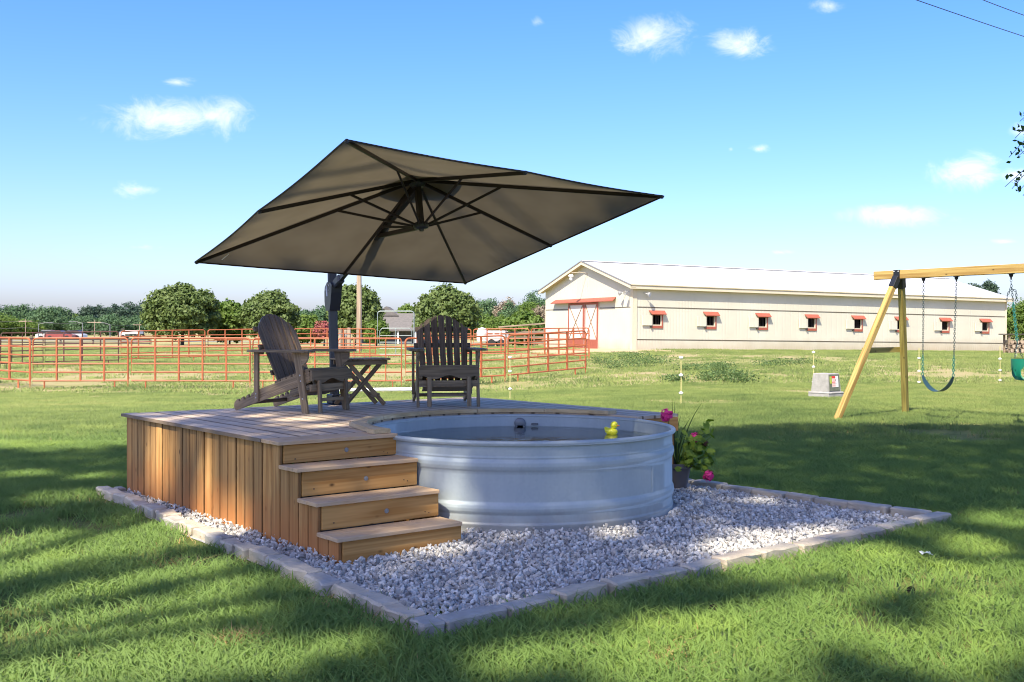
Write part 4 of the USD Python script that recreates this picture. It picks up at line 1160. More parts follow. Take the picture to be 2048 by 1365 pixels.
BLEN = 4.9
sw = thing('swing_set', 'wooden A-frame swing set with a thick yellow-brown beam', 'swing set')
bm(sw, 'beam', BP(0, (ZB0 + ZB1) / 2), BP(BLEN, (ZB0 + ZB1) / 2), 0.09, ZB1 - ZB0, M_swing, c=0.006)
F1, F2 = px_ground(1674, 840, ZG), px_ground(1811, 827, ZG)
perp = np.array([-bd_[1], bd_[0], 0])
perp = perp if perp[1] > 0 else -perp
for e, k in enumerate((0.46, BLEN - 0.46)):
    A = BP(k, 0)
    f1 = F1 if e == 0 else F1 + bd_ * (BLEN - 0.92)
    f2 = F2 if e == 0 else F2 + bd_ * (BLEN - 0.92)
    t1 = A + np.array([0, 0, ZB0 - 0.02]) - perp * 0.075
    t2 = A + np.array([0, 0, ZB0 - 0.02]) + perp * 0.075
    legs = []
    for f_, t_ in ((f1, t1), (f2, t2)):
        d = normalize(t_ - f_)
        legs.append((f_ - d * 0.15, t_ + d * 0.02))
        bm(sw, 'leg', f_ - d * 0.15, t_ + d * 0.02, 0.089, 0.089, M_swing_leg if f_ is f2 else M_swing, up=bd_, c=0.005)
    za = 1.05
    g = lambda f_, t_: f_ + (t_ - f_) * ((za - ZG) / (t_[2] - ZG))
    bm(sw, 'cross_brace', g(f1, t1) - bd_ * 0.066, g(f2, t2) - bd_ * 0.066, 0.038, 0.089, M_swing_leg)
    br = [bx(-0.058, 0.058, -0.062, 0.062, -0.155, 0.004, 0.004).apply_transform(frame(A + [0, 0, ZB1], bd_, perp, (0, 0, 1)))]
    for f_, t_ in ((f1, t1), (f2, t2)):
        d = normalize(f_ - t_)
        br.append(baked(t_ - d * 0.06, t_ + d * 0.14, 0.104, 0.104, up=bd_, c=.006))
    bk_ = obj(sw, 'corner_bracket', join(br), M_black)
    sc = [trimesh.creation.icosphere(1, 0.009).apply_translation(A + perp * (-0.064) + bd_ * a + [0, 0, ZB1 + b]) for a in (-.04, .04) for b in (-.02, -.12)]
    obj(bk_, 'bolt', join(sc), M_white)


def link_chain(p, q, wire=0.0042, ll=0.042, lw=0.024):
    p, q = np.array(p), np.array(q)
    L = np.linalg.norm(q - p)
    d = (q - p) / L
    n = int(L / (ll - 2.2 * wire))
    a = np.linspace(0, 2 * np.pi, 11)[:-1]
    ring = np.column_stack([np.sign(np.cos(a)) * (ll / 2 - lw / 2) + np.cos(a) * lw / 2, np.sin(a) * (lw / 2), np.zeros(10)])
    base = tube(np.vstack([ring, ring[:1]]), wire, 5, cap=False)
    x = normalize(np.cross(d, (0.3, 1, 0.1)))
    ms = []
    for i in range(n):
        y = x if i % 2 else np.cross(d, x)
        m = base.copy()
        m.apply_transform(frame(p + d * (i + .5) * L / n, d, y, np.cross(d, y)))
        ms.append(m)
    return join(ms)


def hanger(parent, k):
    h = lathe([(0, 0.0), (0.05, 0.0), (0.05, -0.008), (0.030, -0.012), (0.026, -0.04), (0.012, -0.06), (0.012, -0.085), (0, -0.088)], 16)
    h.apply_translation(BP(k, ZB0))
    hk = tube([BP(k, ZB0 - .085) + np.array([0.016 * math.sin(a), 0, -.018 + .018 * math.cos(a)]) for a in np.linspace(0, 5.6, 10)], 0.004, 6)
    obj(parent, 'hanger', join(h, hk), M_black, smooth=30)


s1 = thing('belt_swing', 'empty dark green belt swing hanging on two chains near the A-frame', 'swing')
ka, kb = 0.93, 1.515
la, lb = BP(0.93, 0.655) + [-0.015, 0, 0], BP(1.515, 0.655) + [-0.05, 0, 0]
for k, l_ in ((ka, la), (kb, lb)):
    hanger(s1, k)
    t_ = BP(k, ZB0 - 0.115)
    m_ = t_ + (l_ - t_) * 0.78
    c_ = obj(s1, 'chain', link_chain(t_, m_), M_chain, smooth=30)
    obj(s1, 'coated_chain', link_chain(m_, l_, 0.0065, 0.05, 0.03), M_greenchain, smooth=30)
    obj(c_, 'snap_hook', tube([t_ + [0.02, 0, -.13], t_ + [0.05, 0, -.10], t_ + [0.09, 0, -.105], t_ + [0.06, 0, -.13], t_ + [0.02, 0, -.13]], 0.006, 6), M_steel, smooth=30)
q = np.linspace(0, 1, 17)
bt = la[None] * (1 - q)[:, None] + lb[None] * q[:, None] - np.array([0, 0, 1])[None] * (0.245 * (1 - (2 * q - 1) ** 2) ** .8)[:, None]
hwid = 0.030 + 0.045 * np.sin(np.pi * q) ** .5
lat_ = perp
tv = np.vstack([bt + lat_ * hwid[:, None], bt - lat_ * hwid[:, None], bt + lat_ * hwid[:, None] - [0, 0, .007], bt - lat_ * hwid[:, None] - [0, 0, .007]])
tf = []
for i in range(16):
    tf += [[i, i + 1, 18 + i], [i, 18 + i, 17 + i], [34 + i, 51 + i + 1, 34 + i + 1], [34 + i, 51 + i, 51 + i + 1],
           [i, 35 + i, i + 1], [i, 34 + i, 35 + i], [17 + i, 18 + i, 52 + i], [17 + i, 52 + i, 51 + i]]
obj(s1, 'seat', (tv, np.array(tf)), M_belt, smooth=35)
s2 = thing('bucket_swing', 'green plastic toddler bucket swing at the right edge', 'swing')
kc = 2.42
for k in (kc, kc + 0.45):
    hanger(s2, k)
    t_ = BP(k, ZB0 - 0.115)
    l_ = BP(kc + .12 if k == kc else kc + .36, 0.97)
    c_ = obj(s2, 'chain', link_chain(t_ - [0, 0, .02], t_ + (l_ - t_) * .28), M_chain, smooth=30)
    obj(s2, 'coated_chain', link_chain(t_ + (l_ - t_) * .28, t_ + (l_ - t_) * .8, 0.0075, 0.05, 0.032), M_greenchain, smooth=30)
    for sy in (-1, 1):
        obj(s2, 'lower_chain', link_chain(t_ + (l_ - t_) * .8, l_ + perp * sy * .10, 0.004), M_chain, smooth=30)
    if k == kc:
        obj(c_, 'loose_chain_loop', join(link_chain(t_ + [-.06, 0, -.22], t_ + [0, 0, -.10], .005), link_chain(t_ + [0, 0, -.10], t_ + [.075, 0, -.15], .005), link_chain(t_ + [.075, 0, -.15], t_ + [.08, 0, -.30], .005), link_chain(t_ + [-.06, 0, -.22], t_ + [-.06, 0, -.30], .005)), M_chain, smooth=30)
bc = BP(kc + 0.20, 0)
sh = lathe([(0.168, 0.95), (0.176, 0.95), (0.176, 0.93), (0.172, 0.80), (0.155, 0.70), (0.115, 0.645), (0.0, 0.63)], 40)
ctr = sh.triangles_center
ang_ = np.arctan2(ctr[:, 1], ctr[:, 0])
hole = np.zeros(len(ctr), bool)
for a_ in (-2.05, -1.05, 1.05, 2.05):
    da = np.abs((ang_ - a_ + np.pi) % (2 * np.pi) - np.pi)
    hole |= (da < 0.36) & (ctr[:, 2] < 0.83) & (ctr[:, 2] > 0.655)
sh = sh.subdivide()
ctr = sh.triangles_center
ang_ = np.arctan2(ctr[:, 1], ctr[:, 0])
hole = np.zeros(len(ctr), bool)
for a_ in (-2.05, -1.05, 1.05, 2.05):
    da = np.abs((ang_ - a_ + np.pi) % (2 * np.pi) - np.pi)
    hole |= ((da / 0.34) ** 2 + ((ctr[:, 2] - 0.745) / 0.085) ** 2) < 1
sh.update_faces(~hole)
th_ = sh.copy()
th_.vertices = th_.vertices * [0.965, 0.965, 1] + [0, 0, 0.004]
obj(s2, 'bucket_seat', join(sh, th_).apply_transform(frame(bc, bd_, perp, (0, 0, 1))), M_green, smooth=40)

# ------------------------------------------------------------------ concrete block with a sticker
cx_, cy_ = (1652 - 1024) / FPX * 23.4, 23.4
cz_ = T(cx_, cy_)
pb = thing('concrete_pedestal', 'tapered concrete block with a red and white sticker standing in the grass', 'pedestal', rotz(TH, (cx_, cy_, cz_ - 0.02)))


def frustum(a0, a1, z0, z1, c=0.01):
    return trimesh.convex.convex_hull(np.array([(sx * a, sy * a, z) for a, z in ((a0, z0), (a0, z0 + c), (a1, z1 - c), (a1 - c, z1)) for sx in (-1, 1) for sy in (-1, 1)]))


obj(pb, 'foot', join(frustum(0.275, 0.265, -0.1, 0.13), frustum(0.272, 0.262, 0.132, 0.165)), M_conc)
obj(pb, 'block', frustum(0.225, 0.195, 0.166, 0.56, 0.012), M_conc)
tilt = math.atan2(0.03, 0.39)
Fp = frame((0, -0.2118, 0.365), (1, 0, 0), (0, math.sin(tilt), math.cos(tilt)), (0, -math.cos(tilt), math.sin(tilt)))
pl = obj(pb, 'panel', bx(-0.195, 0.18, -0.18, 0.175, 0, 0.008), M_plaque, M=Fp)
obj(pl, 'sticker', bx(-0.09, 0.13, -0.10, 0.14, 0.0085, 0.0115, .0005), M_white_print)
obj(pl, 'sticker_red_band', join(bx(-0.092, 0.03, 0.09, 0.141, 0.0085, 0.0125, .0005), bx(-0.092, 0.03, 0.0, 0.018, 0.0085, 0.0128, .0005)), M_red_print)
obj(pl, 'sticker_pink_field', join(bx(-0.088, 0.025, 0.022, 0.086, 0.0085, 0.0122, .0005), bx(-0.088, 0.025, -0.096, -0.004, 0.0085, 0.0122, .0005)), M_pink_print)
obj(pl, 'sticker_mark', join(bx(0.032, 0.05, 0.03, 0.07, 0.0085, 0.0122, .0005), *[bx(-0.08 + .035 * (i % 5), -0.058 + .035 * (i % 5), -0.03 - .03 * (i // 5), -0.022 - .03 * (i // 5), 0.0085, 0.0126, .0005) for i in range(10)]), M_screw)
obj(pl, 'yellow_label', bx(-0.17, -0.10, -0.02, 0.135, 0.0085, 0.0115, .0005), M_yellow_print)

# ------------------------------------------------------------------ step-in fence posts
for x, d, ztop, caps, lab in [(1020, 23.8, 1.0, (.97, .66, .27), 'yellow electric fence post rising just right of the lounge chair facing the tank'), (1362, 20.9, .97, (.94, .60, .25), 'yellow electric fence post behind the geranium pot, left of the concrete block'),
                              (1627, 27.0, 1.0, (.95, .58, .2), 'thin electric fence post sticking up behind the concrete block'), (1838, 29.0, 1.02, (.75, .40, .1), 'thin electric fence post between the A-frame and the belt swing'),
                              (2000, 30.0, 1.05, (.70, .38, .1), 'thin electric fence post left of the green bucket swing')]:
    X = (x - 1024) / FPX * d
    fp = thing('fence_post', lab, 'fence post', frame((X, d, T(X, d))))
    obj(fp, 'rod', tube([(0, 0, -0.15), (0.004, 0, 0.5), (0, 0, ztop)], 0.011, 8), M_rod, smooth=40)
    for c_ in caps:
        obj(fp, 'insulator', lathe([(0, -0.025), (0.022, -0.025), (0.042, -0.008), (0.042, 0.012), (0.02, 0.022), (0.012, 0.03), (0, 0.03)], 12).apply_translation([0, 0, c_]), M_rope, smooth=35)

wp_ = px_ground(655, 783, -0.28)
wl = thing('white_pole', 'long white pole lying on the grass behind the chairs', 'pole')
pe = px_ground(836, 781, -0.28)
obj(wl, 'pole_tube', tube([wp_ + [0, 0, .03], pe + [0, 0, .03]], 0.05, 10), M_white, smooth=40)

# ------------------------------------------------------------------ red tube corral panels
PANEL_H = 1.56


def panel_proto(name, label, L, M, group, m=M_red, rails=6, stiles=3):
    p = thing(name, label, 'corral panel', M, group)
    r, R = 0.025, 0.12
    zs = np.linspace(0.25, PANEL_H, rails)
    fr = [(0, 0, 0.0), (0, 0, 0.3), (0, 0, PANEL_H - R)] + [(R - R * math.cos(a), 0, PANEL_H - R + R * math.sin(a)) for a in np.linspace(.2, 1.57, 5)]
    fr += [(L - R + R * math.sin(a), 0, PANEL_H - R + R * math.cos(a)) for a in np.linspace(0, 1.57, 6)] + [(L, 0, 0.3), (L, 0, 0.0)]
    obj(p, 'outer_frame', tube(fr, 0.028, 7), m, smooth=40)
    for z in zs[:-1]:
        obj(p, 'rail', tube([(0, 0, z), (L, 0, z)], r, 7), m, smooth=40)
    for i in range(stiles):
        x = L * (i + 1) / (stiles + 1)
        obj(p, 'stile', bx(x - 0.028, x + 0.028, -0.027, 0.027, zs[0], PANEL_H - .01, 0.008), m)
    for x in (L * .12, L * .86):
        obj(p, 'foot', tube([(x, 0, 0.0), (x, 0, zs[0])], r, 7), m, smooth=40)
    lk = [tube([(L + 0.0, 0, z), (L + .05, 0, z), (L + .05, 0, z - .06)], 0.012, 6) for z in (0.35, PANEL_H - .35)]
    obj(p, 'latch_pin', join(lk), m, smooth=40)
    return p


def panel_frame(x0, d0, x1, d1, L):
    a = np.array([(x0 - 1024) / FPX * d0, d0])
    b = np.array([(x1 - 1024) / FPX * d1, d1])
    za, zb = T(*a), T(*b)
    v = np.array([*(b - a), zb - za])
    Lr = np.linalg.norm(v)
    x = v / L        # stretched a little to the true length
    y = normalize(np.cross((0, 0, 1), v))
    return frame((*a, za), x, y, (0, 0, 1))


panels = [(-92, 36.5, 60, 33.0, 0, 'red corral panel running back from the front left corner at the left edge'),
          (66, 32.9, 256, 32.9, 0, 'red corral panel in the front row, leftmost of the ones seen square on'),
          (263, 32.9, 500, 32.9, 1, 'long red corral panel in the front row just left of the profile chair'),
          (506, 33.0, 671, 33.0, 0, 'red corral panel seen through the profile chair, left of the umbrella pole'),
          (676, 33.0, 803, 33.2, 0, 'red corral panel behind the small side table'),
          (811, 33.3, 1010, 35.3, 0, 'red corral panel behind the chair that faces the tank'),
          (1016, 35.4, 1171, 38.0, 0, 'red corral panel ending free at the right, in front of the barn door')]
rear = [(-160, 43, 0, 46, 0, 'dark weathered corral panel cut by the left edge in the back row'), (2, 46.2, 86, 47.6, 0, 'dark weathered corral panel in the back row near the left edge'), (90, 47.8, 237, 49.3, 0, 'dark weathered corral panel in the back row, left of the white truck'),
        (242, 50.5, 410, 53, 1, 'red corral panel in the back row below the biggest round tree'), (416, 53.2, 582, 55.5, 1, 'red corral panel in the back row behind the profile chair'),
        (588, 56, 751, 57.5, 1, 'red corral panel in the back row crossed by the utility pole'), (834, 57.5, 942, 57.5, 0, 'red corral panel in the back row, right of the grey gate frame'),
        (947, 57.3, 1058, 56.5, 0, 'red corral panel in the back row in front of the white trailer'), (1063, 56, 1178, 50.5, 0, 'red corral panel in the back row in front of the barn gable')]
L0, L1 = 3.05, 3.8
pA = pB = pC = pD = None
for (x0, d0, x1, d1, k, lab) in panels + rear:
    dark = 'dark' in lab
    L = (L0, L1)[k]
    M = panel_frame(x0, d0, x1, d1, L)
    key = (k, dark)
    src = {(0, False): pA, (1, False): pB, (0, True): pC}[key]
    if src is None:
        src = panel_proto('corral_panel', lab, L, M, 'tube panels of the round pen', M_rust if dark else M_red, 6, 3 + k)
        if key == (0, False):
            pA = src
        elif key == (1, False):
            pB = src
        else:
            pC = src
    else:
        copy_of(src, lab, M, 'tube panels of the round pen')

# tall grey walk-through gate in the back row
g0, g1 = px(755, 662, 57.5), px(828, 662, 57.5)
gz0 = T(g0[0], 57.5)
Lg = g1[0] - g0[0]
gt_ = thing('walk_through_gate', 'tall grey tube gate frame in the back of the pen, before the grey-roofed house', 'gate', frame((g0[0], 57.5, gz0)))
top = CAMZ + (HZ - 623) / FPX * 57.5 - gz0
fr = [(0, 0, 0), (0, 0, top - .15)] + [(.15 - .15 * math.cos(a), 0, top - .15 + .15 * math.sin(a)) for a in np.linspace(.3, 1.57, 4)] + [(Lg - .15 + .15 * math.sin(a), 0, top - .15 + .15 * math.cos(a)) for a in np.linspace(0, 1.57, 5)] + [(Lg, 0, 0)]
obj(gt_, 'gate_frame', tube(fr, 0.03, 7), M_greytube, smooth=40)
lf_ = [tube([(0.12, 0, .2), (0.12, 0, 1.45), (.25, 0, 1.6), (Lg - .25, 0, 1.6), (Lg - .12, 0, 1.45), (Lg - .12, 0, .2), (.12, 0, .2)], 0.024, 6)]
leafp = obj(gt_, 'gate_leaf', join(lf_), M_greytube, smooth=40)
for z in (0.5, 0.85, 1.2):
    obj(leafp, 'bar', tube([(.12, 0, z), (Lg - .12, 0, z)], 0.02, 6), M_greytube, smooth=40)
obj(leafp, 'bar', tube([(Lg * .5, 0, .2), (Lg * .5, 0, 1.6)], 0.026, 6), M_greytube, smooth=40)

# ------------------------------------------------------------------ barn
bxv = normalize([0.895, 0.445, -0.0125])
byv = normalize(np.cross((0, 0, 1), bxv))
bzv = np.cross(bxv, byv)
P1 = np.array([7.6, 67.5, 0.17])
barn = thing('barn', 'long cream metal barn with white roof and red trimmed windows', 'barn', frame(P1, bxv, byv, bzv))
BL, BW, EAVE, RIDGE = 34.2, 11.67, 4.10, 5.82


def s_of(x):
    t = (x - 1024) / FPX
    return (t * 67.5 - 7.6) / (0.895 - t * 0.445)


def w_of(x):
    t = (x - 1024) / FPX
    return (7.6 - 67.5 * t) / (0.445 + 0.895 * t)


wins = [s_of(x) for x in (1313, 1420.5, 1524, 1622, 1714.5, 1800, 1889, 1969)]
WX = frame((0, 0, 0), (1, 0, 0), (0, 0, 1), (0, -1, 0))
poly = sbox(0, -0.9, BL, EAVE)
for s in wins:
    poly = poly.difference(sbox(s - 0.36, 1.58, s + 0.36, 2.22))
obj(barn, 'side_wall', extrude(poly, 0.08, -0.08).apply_transform(WX), M_cream)
obj(barn, 'side_wall', extrude(sbox(0, -0.9, BL, EAVE), 0.08).apply_transform(frame((0, BW, 0), (1, 0, 0), (0, 0, 1), (0, -1, 0))), M_cream)
gab = Polygon([(0.082, -0.9), (BW - .082, -0.9), (BW - .082, EAVE), (BW / 2, RIDGE - 0.03), (0.082, EAVE)])
GX_ = lambda x: frame((x, 0, 0), (0, 1, 0), (0, 0, 1), (1, 0, 0))
obj(barn, 'gable_wall', extrude(gab, 0.08).apply_transform(GX_(0.0)), M_cream)
obj(barn, 'gable_wall', extrude(gab, 0.08).apply_transform(GX_(BL - 0.08)), M_cream)
obj(barn, 'inner_partition', bx(0.3, BL - 0.3, 2.6, 2.7, -0.5, EAVE - .2), M_dark)
OV, OE = 0.42, 0.34
sl = (RIDGE - EAVE) / (BW / 2)
for sg in (0, 1):
    y_e, y_r = (-OE, BW / 2) if sg == 0 else (BW + OE, BW / 2)
    ze = EAVE - sl * OE + 0.06
    zr = RIDGE + 0.06
    p = np.array([[-OV, y_e, ze], [BL + OV, y_e, ze], [BL + OV, y_r, zr], [-OV, y_r, zr]])
    q = p + [0, 0, 0.05]
    v = np.vstack([p, q])
    f = np.array([[0, 1, 2, 3], [7, 6, 5, 4], [0, 4, 5, 1], [1, 5, 6, 2], [2, 6, 7, 3], [3, 7, 4, 0]])
    f = f[:, ::-1] if sg == 0 else f
    r_ = obj(barn, 'roof', (v, f), M_roof)
    if sg == 0:
        caps = []
        for k in range(78):
            x = -OV + 0.2 + k * (BL + 2 * OV) / 78
            caps.append(bx(x - .10, x + .10, BW / 2 - .16, BW / 2 - .05, zr + .035, zr + 0.085, 0.01))
        M_clos = plain('blue_grey_closure', (0.36, 0.40, 0.47), 0.5)
        for c_ in caps:
            obj(r_, 'ridge_cap_closure', c_, M_clos)
        obj(r_, 'ridge_cap', join(baked((-OV, BW / 2 - .1, zr + .075), (BL + OV, BW / 2 - .1, zr + .075), 0.24, 0.012, up=normalize([0, -sl, 1])), baked((-OV, BW / 2 + .1, zr + .075), (BL + OV, BW / 2 + .1, zr + .075), 0.24, 0.012, up=normalize([0, sl, 1]))), M_roof)
        obj(r_, 'drip_edge', bx(-OV, BL + OV, y_e - 0.03, y_e - 0.002, ze - 0.0, ze + 0.062), M_olive)
obj(barn, 'fascia_board', bx(-OV + .02, BL + OV - .02, -OE + 0.01, -OE + 0.045, EAVE - sl * OE - 0.16, EAVE - sl * OE + 0.05), M_creamtrim)
for sg in (0, 1):
    a = (-OV + 0.02, -OE, EAVE - sl * OE - 0.045) if sg == 0 else (-OV + 0.02, BW + OE, EAVE - sl * OE - 0.045)
    b = (-OV + 0.02, BW / 2, RIDGE - 0.045)
    n_ = normalize([0, -sl if sg == 0 else sl, 1])
    bm(barn, 'barge_board', a, b, 0.035, 0.19, M_creamtrim, up=n_)
    bm(barn, 'rake_edge', np.array(a) + n_ * .145 + [-.03, 0, 0], np.array(b) + n_ * .145 + [-.03, 0, 0], 0.04, 0.075, plain('grey_rake_flashing_' + 'ab'[sg], (0.20, 0.20, 0.20), .5), up=n_)
    bm(barn, 'soffit', np.array(a) + [0.22, 0, -.02], np.array(b) + [0.22, 0, -.02], 0.36, 0.03, M_olive, up=n_)
obj(barn, 'eave_soffit', bx(0.1, BL, -OE + 0.05, -0.003, EAVE - .1, EAVE - .06), M_creamtrim)
obj(barn, 'corner_post', bx(-0.02, 0.30, -0.035, -0.003, -0.9, EAVE - .12), M_creamtrim)
obj(barn, 'corner_post', bx(-0.035, -0.003, -0.035, 0.22, -0.9, EAVE - .12), M_creamtrim)
obj(barn, 'corner_post', bx(BL - 0.15, BL + .02, -0.035, -0.003, -0.9, EAVE - .12), M_creamtrim)
for z in (2.71, 0.655):
    obj(barn, 'belt_seam', bx(0.32, BL - .16, -0.016, -0.002, z - 0.03, z + 0.03), M_line)
wdl, wdr, wdc = w_of(1138), w_of(1197.5), w_of(1170)
obj(barn, 'belt_seam', bx(-0.016, -0.002, 0.24, wdr - .12, 2.68, 2.73), M_line)
obj(barn, 'belt_seam', bx(-0.016, -0.002, wdl + .05, BW - .1, 2.68, 2.73), M_line)
for i, s in enumerate(wins):
    zl, zh = 1.58, 2.22
    w = obj(barn, 'window', join(bx(s + 0.36, s + 0.45, -0.05, -0.002, zl - 0.20, zh + .06), bx(s - 0.40, s + 0.359, -0.05, -0.002, zl - 0.20, zl - 0.035), bx(s - 0.40, s + .359, -0.05, -0.002, zh + 0.001, zh + .06)), M_redtrim)
    obj(w, 'inner_frame', join(bx(s - 0.36, s + 0.36, -0.04, 0.08, zl - 0.033, zl + 0.03), bx(s + 0.30, s + 0.358, -0.03, 0.08, zl + .031, zh - .001), bx(s - 0.36, s - 0.31, -0.03, 0.08, zl + .031, zh - .001)), M_creamtrim)
    obj(w, 'bar', join(*[tube([(s + a, 0.05, zl), (s + a, 0.05, zh)], 0.014, 6) for a in (-.2, -.08, .04, .16)]), M_darkrail)
    hp = np.array([[s - 0.62, -0.003, zh + 0.30], [s + 0.60, -0.003, zh + 0.30], [s + 0.60, -0.24, zh + 0.07], [s - 0.52, -0.24, zh + 0.07]])
    hv_ = np.vstack([hp, hp - [0, 0, 0.035]])
    obj(w, 'hood', (hv_, np.array([[0, 3, 2, 1], [4, 5, 6, 7], [0, 1, 5, 4], [1, 2, 6, 5], [2, 3, 7, 6], [3, 0, 4, 7]])), M_redtrim)
    obj(w, 'hood_bracket', join(baked((s - .42, -.01, zh - .02), (s - .42, -.20, zh + .06), .03, .03), baked((s + .41, -.01, zh - .02), (s + .41, -.20, zh + .06), .03, .03)), M_redtrim)
    obj(w, 'shutter', bx(s - 1.16, s - 0.42, -0.11, -0.06, zl - 0.02, zh - 0.02), M_cream)
    obj(w, 'shutter_stop', bx(s - 0.52, s - 0.41, -0.13, -0.004, zl - 0.16, zl - 0.08), M_darkrail)
# double sliding door with crossed braces under a red track hood
dz = 3.12
for a, b in ((wdr, wdc - 0.04), (wdc + 0.04, wdl)):
    lo, hi = min(a, b), max(a, b)
    d_ = obj(barn, 'sliding_door', bx(-0.07, -0.03, lo, hi, -0.12, dz), M_doorp)
    obj(d_, 'door_frame', join(bx(-0.10, -0.071, lo, lo + .17, -.1, dz - .01), bx(-0.10, -0.071, hi - .10, hi, -.1, dz - .01), bx(-0.10, -0.071, lo + .171, hi - .101, dz - .16, dz - .01), bx(-0.10, -0.071, lo + .171, hi - .101, -.1, .62)), M_redtrim)
    obj(d_, 'cross_brace', join(baked((-0.086, lo + .18, .64), (-0.086, hi - .11, dz - .17), 0.05, 0.05, up=(1, 0, 0)), baked((-0.080, hi - .11, .64), (-0.080, lo + .18, dz - .17), 0.05, 0.05, up=(1, 0, 0))), plain('faded_brace', (0.22, 0.14, 0.08), .7) if lo < 5 else '/World/Looks/faded_brace')
wh0, wh1 = w_of(1231), w_of(1110)
hp = np.array([[-0.003, wh0, 3.40], [-0.003, wh1, 3.40], [-0.34, wh1 + .12, 3.16], [-0.34, wh0 - .12, 3.16]])
hv_ = np.vstack([hp, hp - [0, 0, 0.05]])
obj(barn, 'door_hood', (hv_, np.array([[0, 1, 2, 3], [4, 7, 6, 5], [0, 4, 5, 1], [1, 5, 6, 2], [2, 6, 7, 3], [3, 7, 4, 0]])), M_redtrim)
lamp_ = obj(barn, 'yard_lamp', lathe([(0, 0.16), (0.10, 0.15), (0.17, 0.05), (0.18, 0.0), (0.10, -0.02), (0.10, -0.20), (0.06, -0.26), (0, -0.27)], 16).apply_translation([-1.25, 5.75, 4.85]), M_white, smooth=35)
obj(lamp_, 'lamp_arm', tube([(0, 5.75, 5.10), (-.6, 5.75, 5.16), (-1.2, 5.75, 5.08)], 0.025, 6), M_creamtrim, smooth=40)
obj(lamp_, 'conduit', tube([(-0.02, 5.75, 5.1), (-0.02, 5.6, 4.2)], 0.018, 5), M_creamtrim, smooth=40)
for (o, dr) in (((-0.05, 0.30, 3.72), (-1, -.25, -.35)), ((-0.05, 0.75, 3.70), (-1, .4, -.3)), ((0.75, -0.05, 3.62), (0.55, -1, -.3))):
    dr = normalize(dr)
    o = np.array(o)
    e = o + dr * 0.42
    F_ = frame(e, normalize(np.cross(dr, (0, 0, 1))), np.cross(dr, normalize(np.cross(dr, (0, 0, 1)))), dr)
    h_ = lathe([(0, -0.14), (0.06, -0.14), (0.13, -0.02), (0.15, 0.08), (0.13, 0.075), (0, 0.06)], 16).apply_transform(F_)
    fl_ = obj(barn, 'floodlight', h_, M_steel, smooth=35)
    obj(fl_, 'light_arm', tube([o, e], 0.02, 6), M_steel, smooth=40)

# ------------------------------------------------------------------ utility pole, overhead wires
ux, ud = (718 - 1024) / FPX * 70, 70.0
po = thing('utility_pole', 'tall bare wooden utility pole standing behind the round pen', 'utility pole', frame((ux, ud, T(ux, ud))))
obj(po, 'pole_shaft', tube([(0, 0, -.5), (0.02, 0, 3), (-0.03, 0, 9.6)], [0.19, 0.175, 0.13], 14), M_pole, smooth=40)
obj(po, 'pole_cap', lathe([(0.0, 0.02), (0.12, 0.0), (0.135, -0.05)], 14).apply_translation([-.03, 0, 9.6]), M_steel)
obj(po, 'insulator', lathe([(0, .2), (.04, .19), (.05, .1), (.03, 0)], 10).apply_translation([-.03, 0, 9.62]), M_plastic, smooth=30)
for i, (a, b, lab) in enumerate([((1826, -2, 21.36), (2065, 79, 24.33), 'lower black overhead wire crossing the top right corner'), ((1955, -4, 22.6), (2065, 37, 24.1), 'upper black overhead wire crossing the top right corner')]):
    p, q = px(*a), px(*b)
    d = q - p
    t = np.linspace(-3.0, 2.6, 40)
    pts = p + d * t[:, None]
    pts[:, 2] += 0.03 * (t * (t - 1))
    w_ = obj('/World', 'overhead_wire', tube(pts, 0.008, 6), M_wire, smooth=40)
    tag(w_, label=lab, category='wire')

# ------------------------------------------------------------------ things beyond the pen
hd = 160.0
hx_ = (795 - 1024) / FPX * hd
hs_ = thing('house', 'grey shingle-roofed house with white porch posts between two round trees', 'house', frame((hx_, hd, T(hx_, hd))))
zb_ = T(hx_, hd)
e_, r_z = CAMZ + (HZ - 660) / FPX * hd - zb_, CAMZ + (HZ - 626) / FPX * hd - zb_
obj(hs_, 'wall', bx(-6.5, 6.5, 2.2, 8.5, -.5, e_ + .05), M_houseway)
obj(hs_, 'roof', (np.array([[-7, -.3, e_], [7, -.3, e_], [7, 4.5, r_z], [-7, 4.5, r_z], [-7, 9.3, e_], [7, 9.3, e_], [-7, -.3, e_ - .2], [7, -.3, e_ - .2]]), np.array([[0, 1, 2, 3], [3, 2, 5, 4], [6, 7, 1, 0], [0, 3, 4, 6], [1, 7, 5, 2]])), M_shingle)
gz_ = CAMZ + (HZ - 612) / FPX * hd - zb_
obj(hs_, 'gable_roof', (np.array([[-4.2, 3.4, r_z - .4], [-.2, 3.4, r_z - .4], [-2.1, 3.4, gz_], [-4.2, 9, r_z - .4], [-.2, 9, r_z - .4], [-2.1, 9, gz_]]), np.array([[0, 1, 2], [3, 5, 4], [0, 2, 5], [0, 5, 3], [1, 4, 5], [1, 5, 2]])), M_shingle)
obj(hs_, 'chimney', bx(2.4, 3.0, 4.2, 4.8, r_z - .3, r_z + .5), M_shingle)
for x in (-5.6, -2.6, 0.1, 2.7, 5.6):
    obj(hs_, 'porch_post', bx(x - .10, x + .10, -.1, .1, -.3, e_ - .15, .01), M_white)
obj(hs_, 'porch_beam', bx(-6, 6, -.12, .12, e_ - .2, e_ - .02), M_white)
for x in (-4.2, -1.2, 3.9):
    w_ = obj(hs_, 'window', bx(x - .5, x + .5, 2.12, 2.198, .7, 1.9), M_white)
    obj(w_, 'pane', bx(x - .42, x + .42, 2.09, 2.118, .78, 1.82), M_carglass)
obj(hs_, 'door', bx(.9, 1.8, 2.1, 2.198, 0, 1.95), M_houseway)


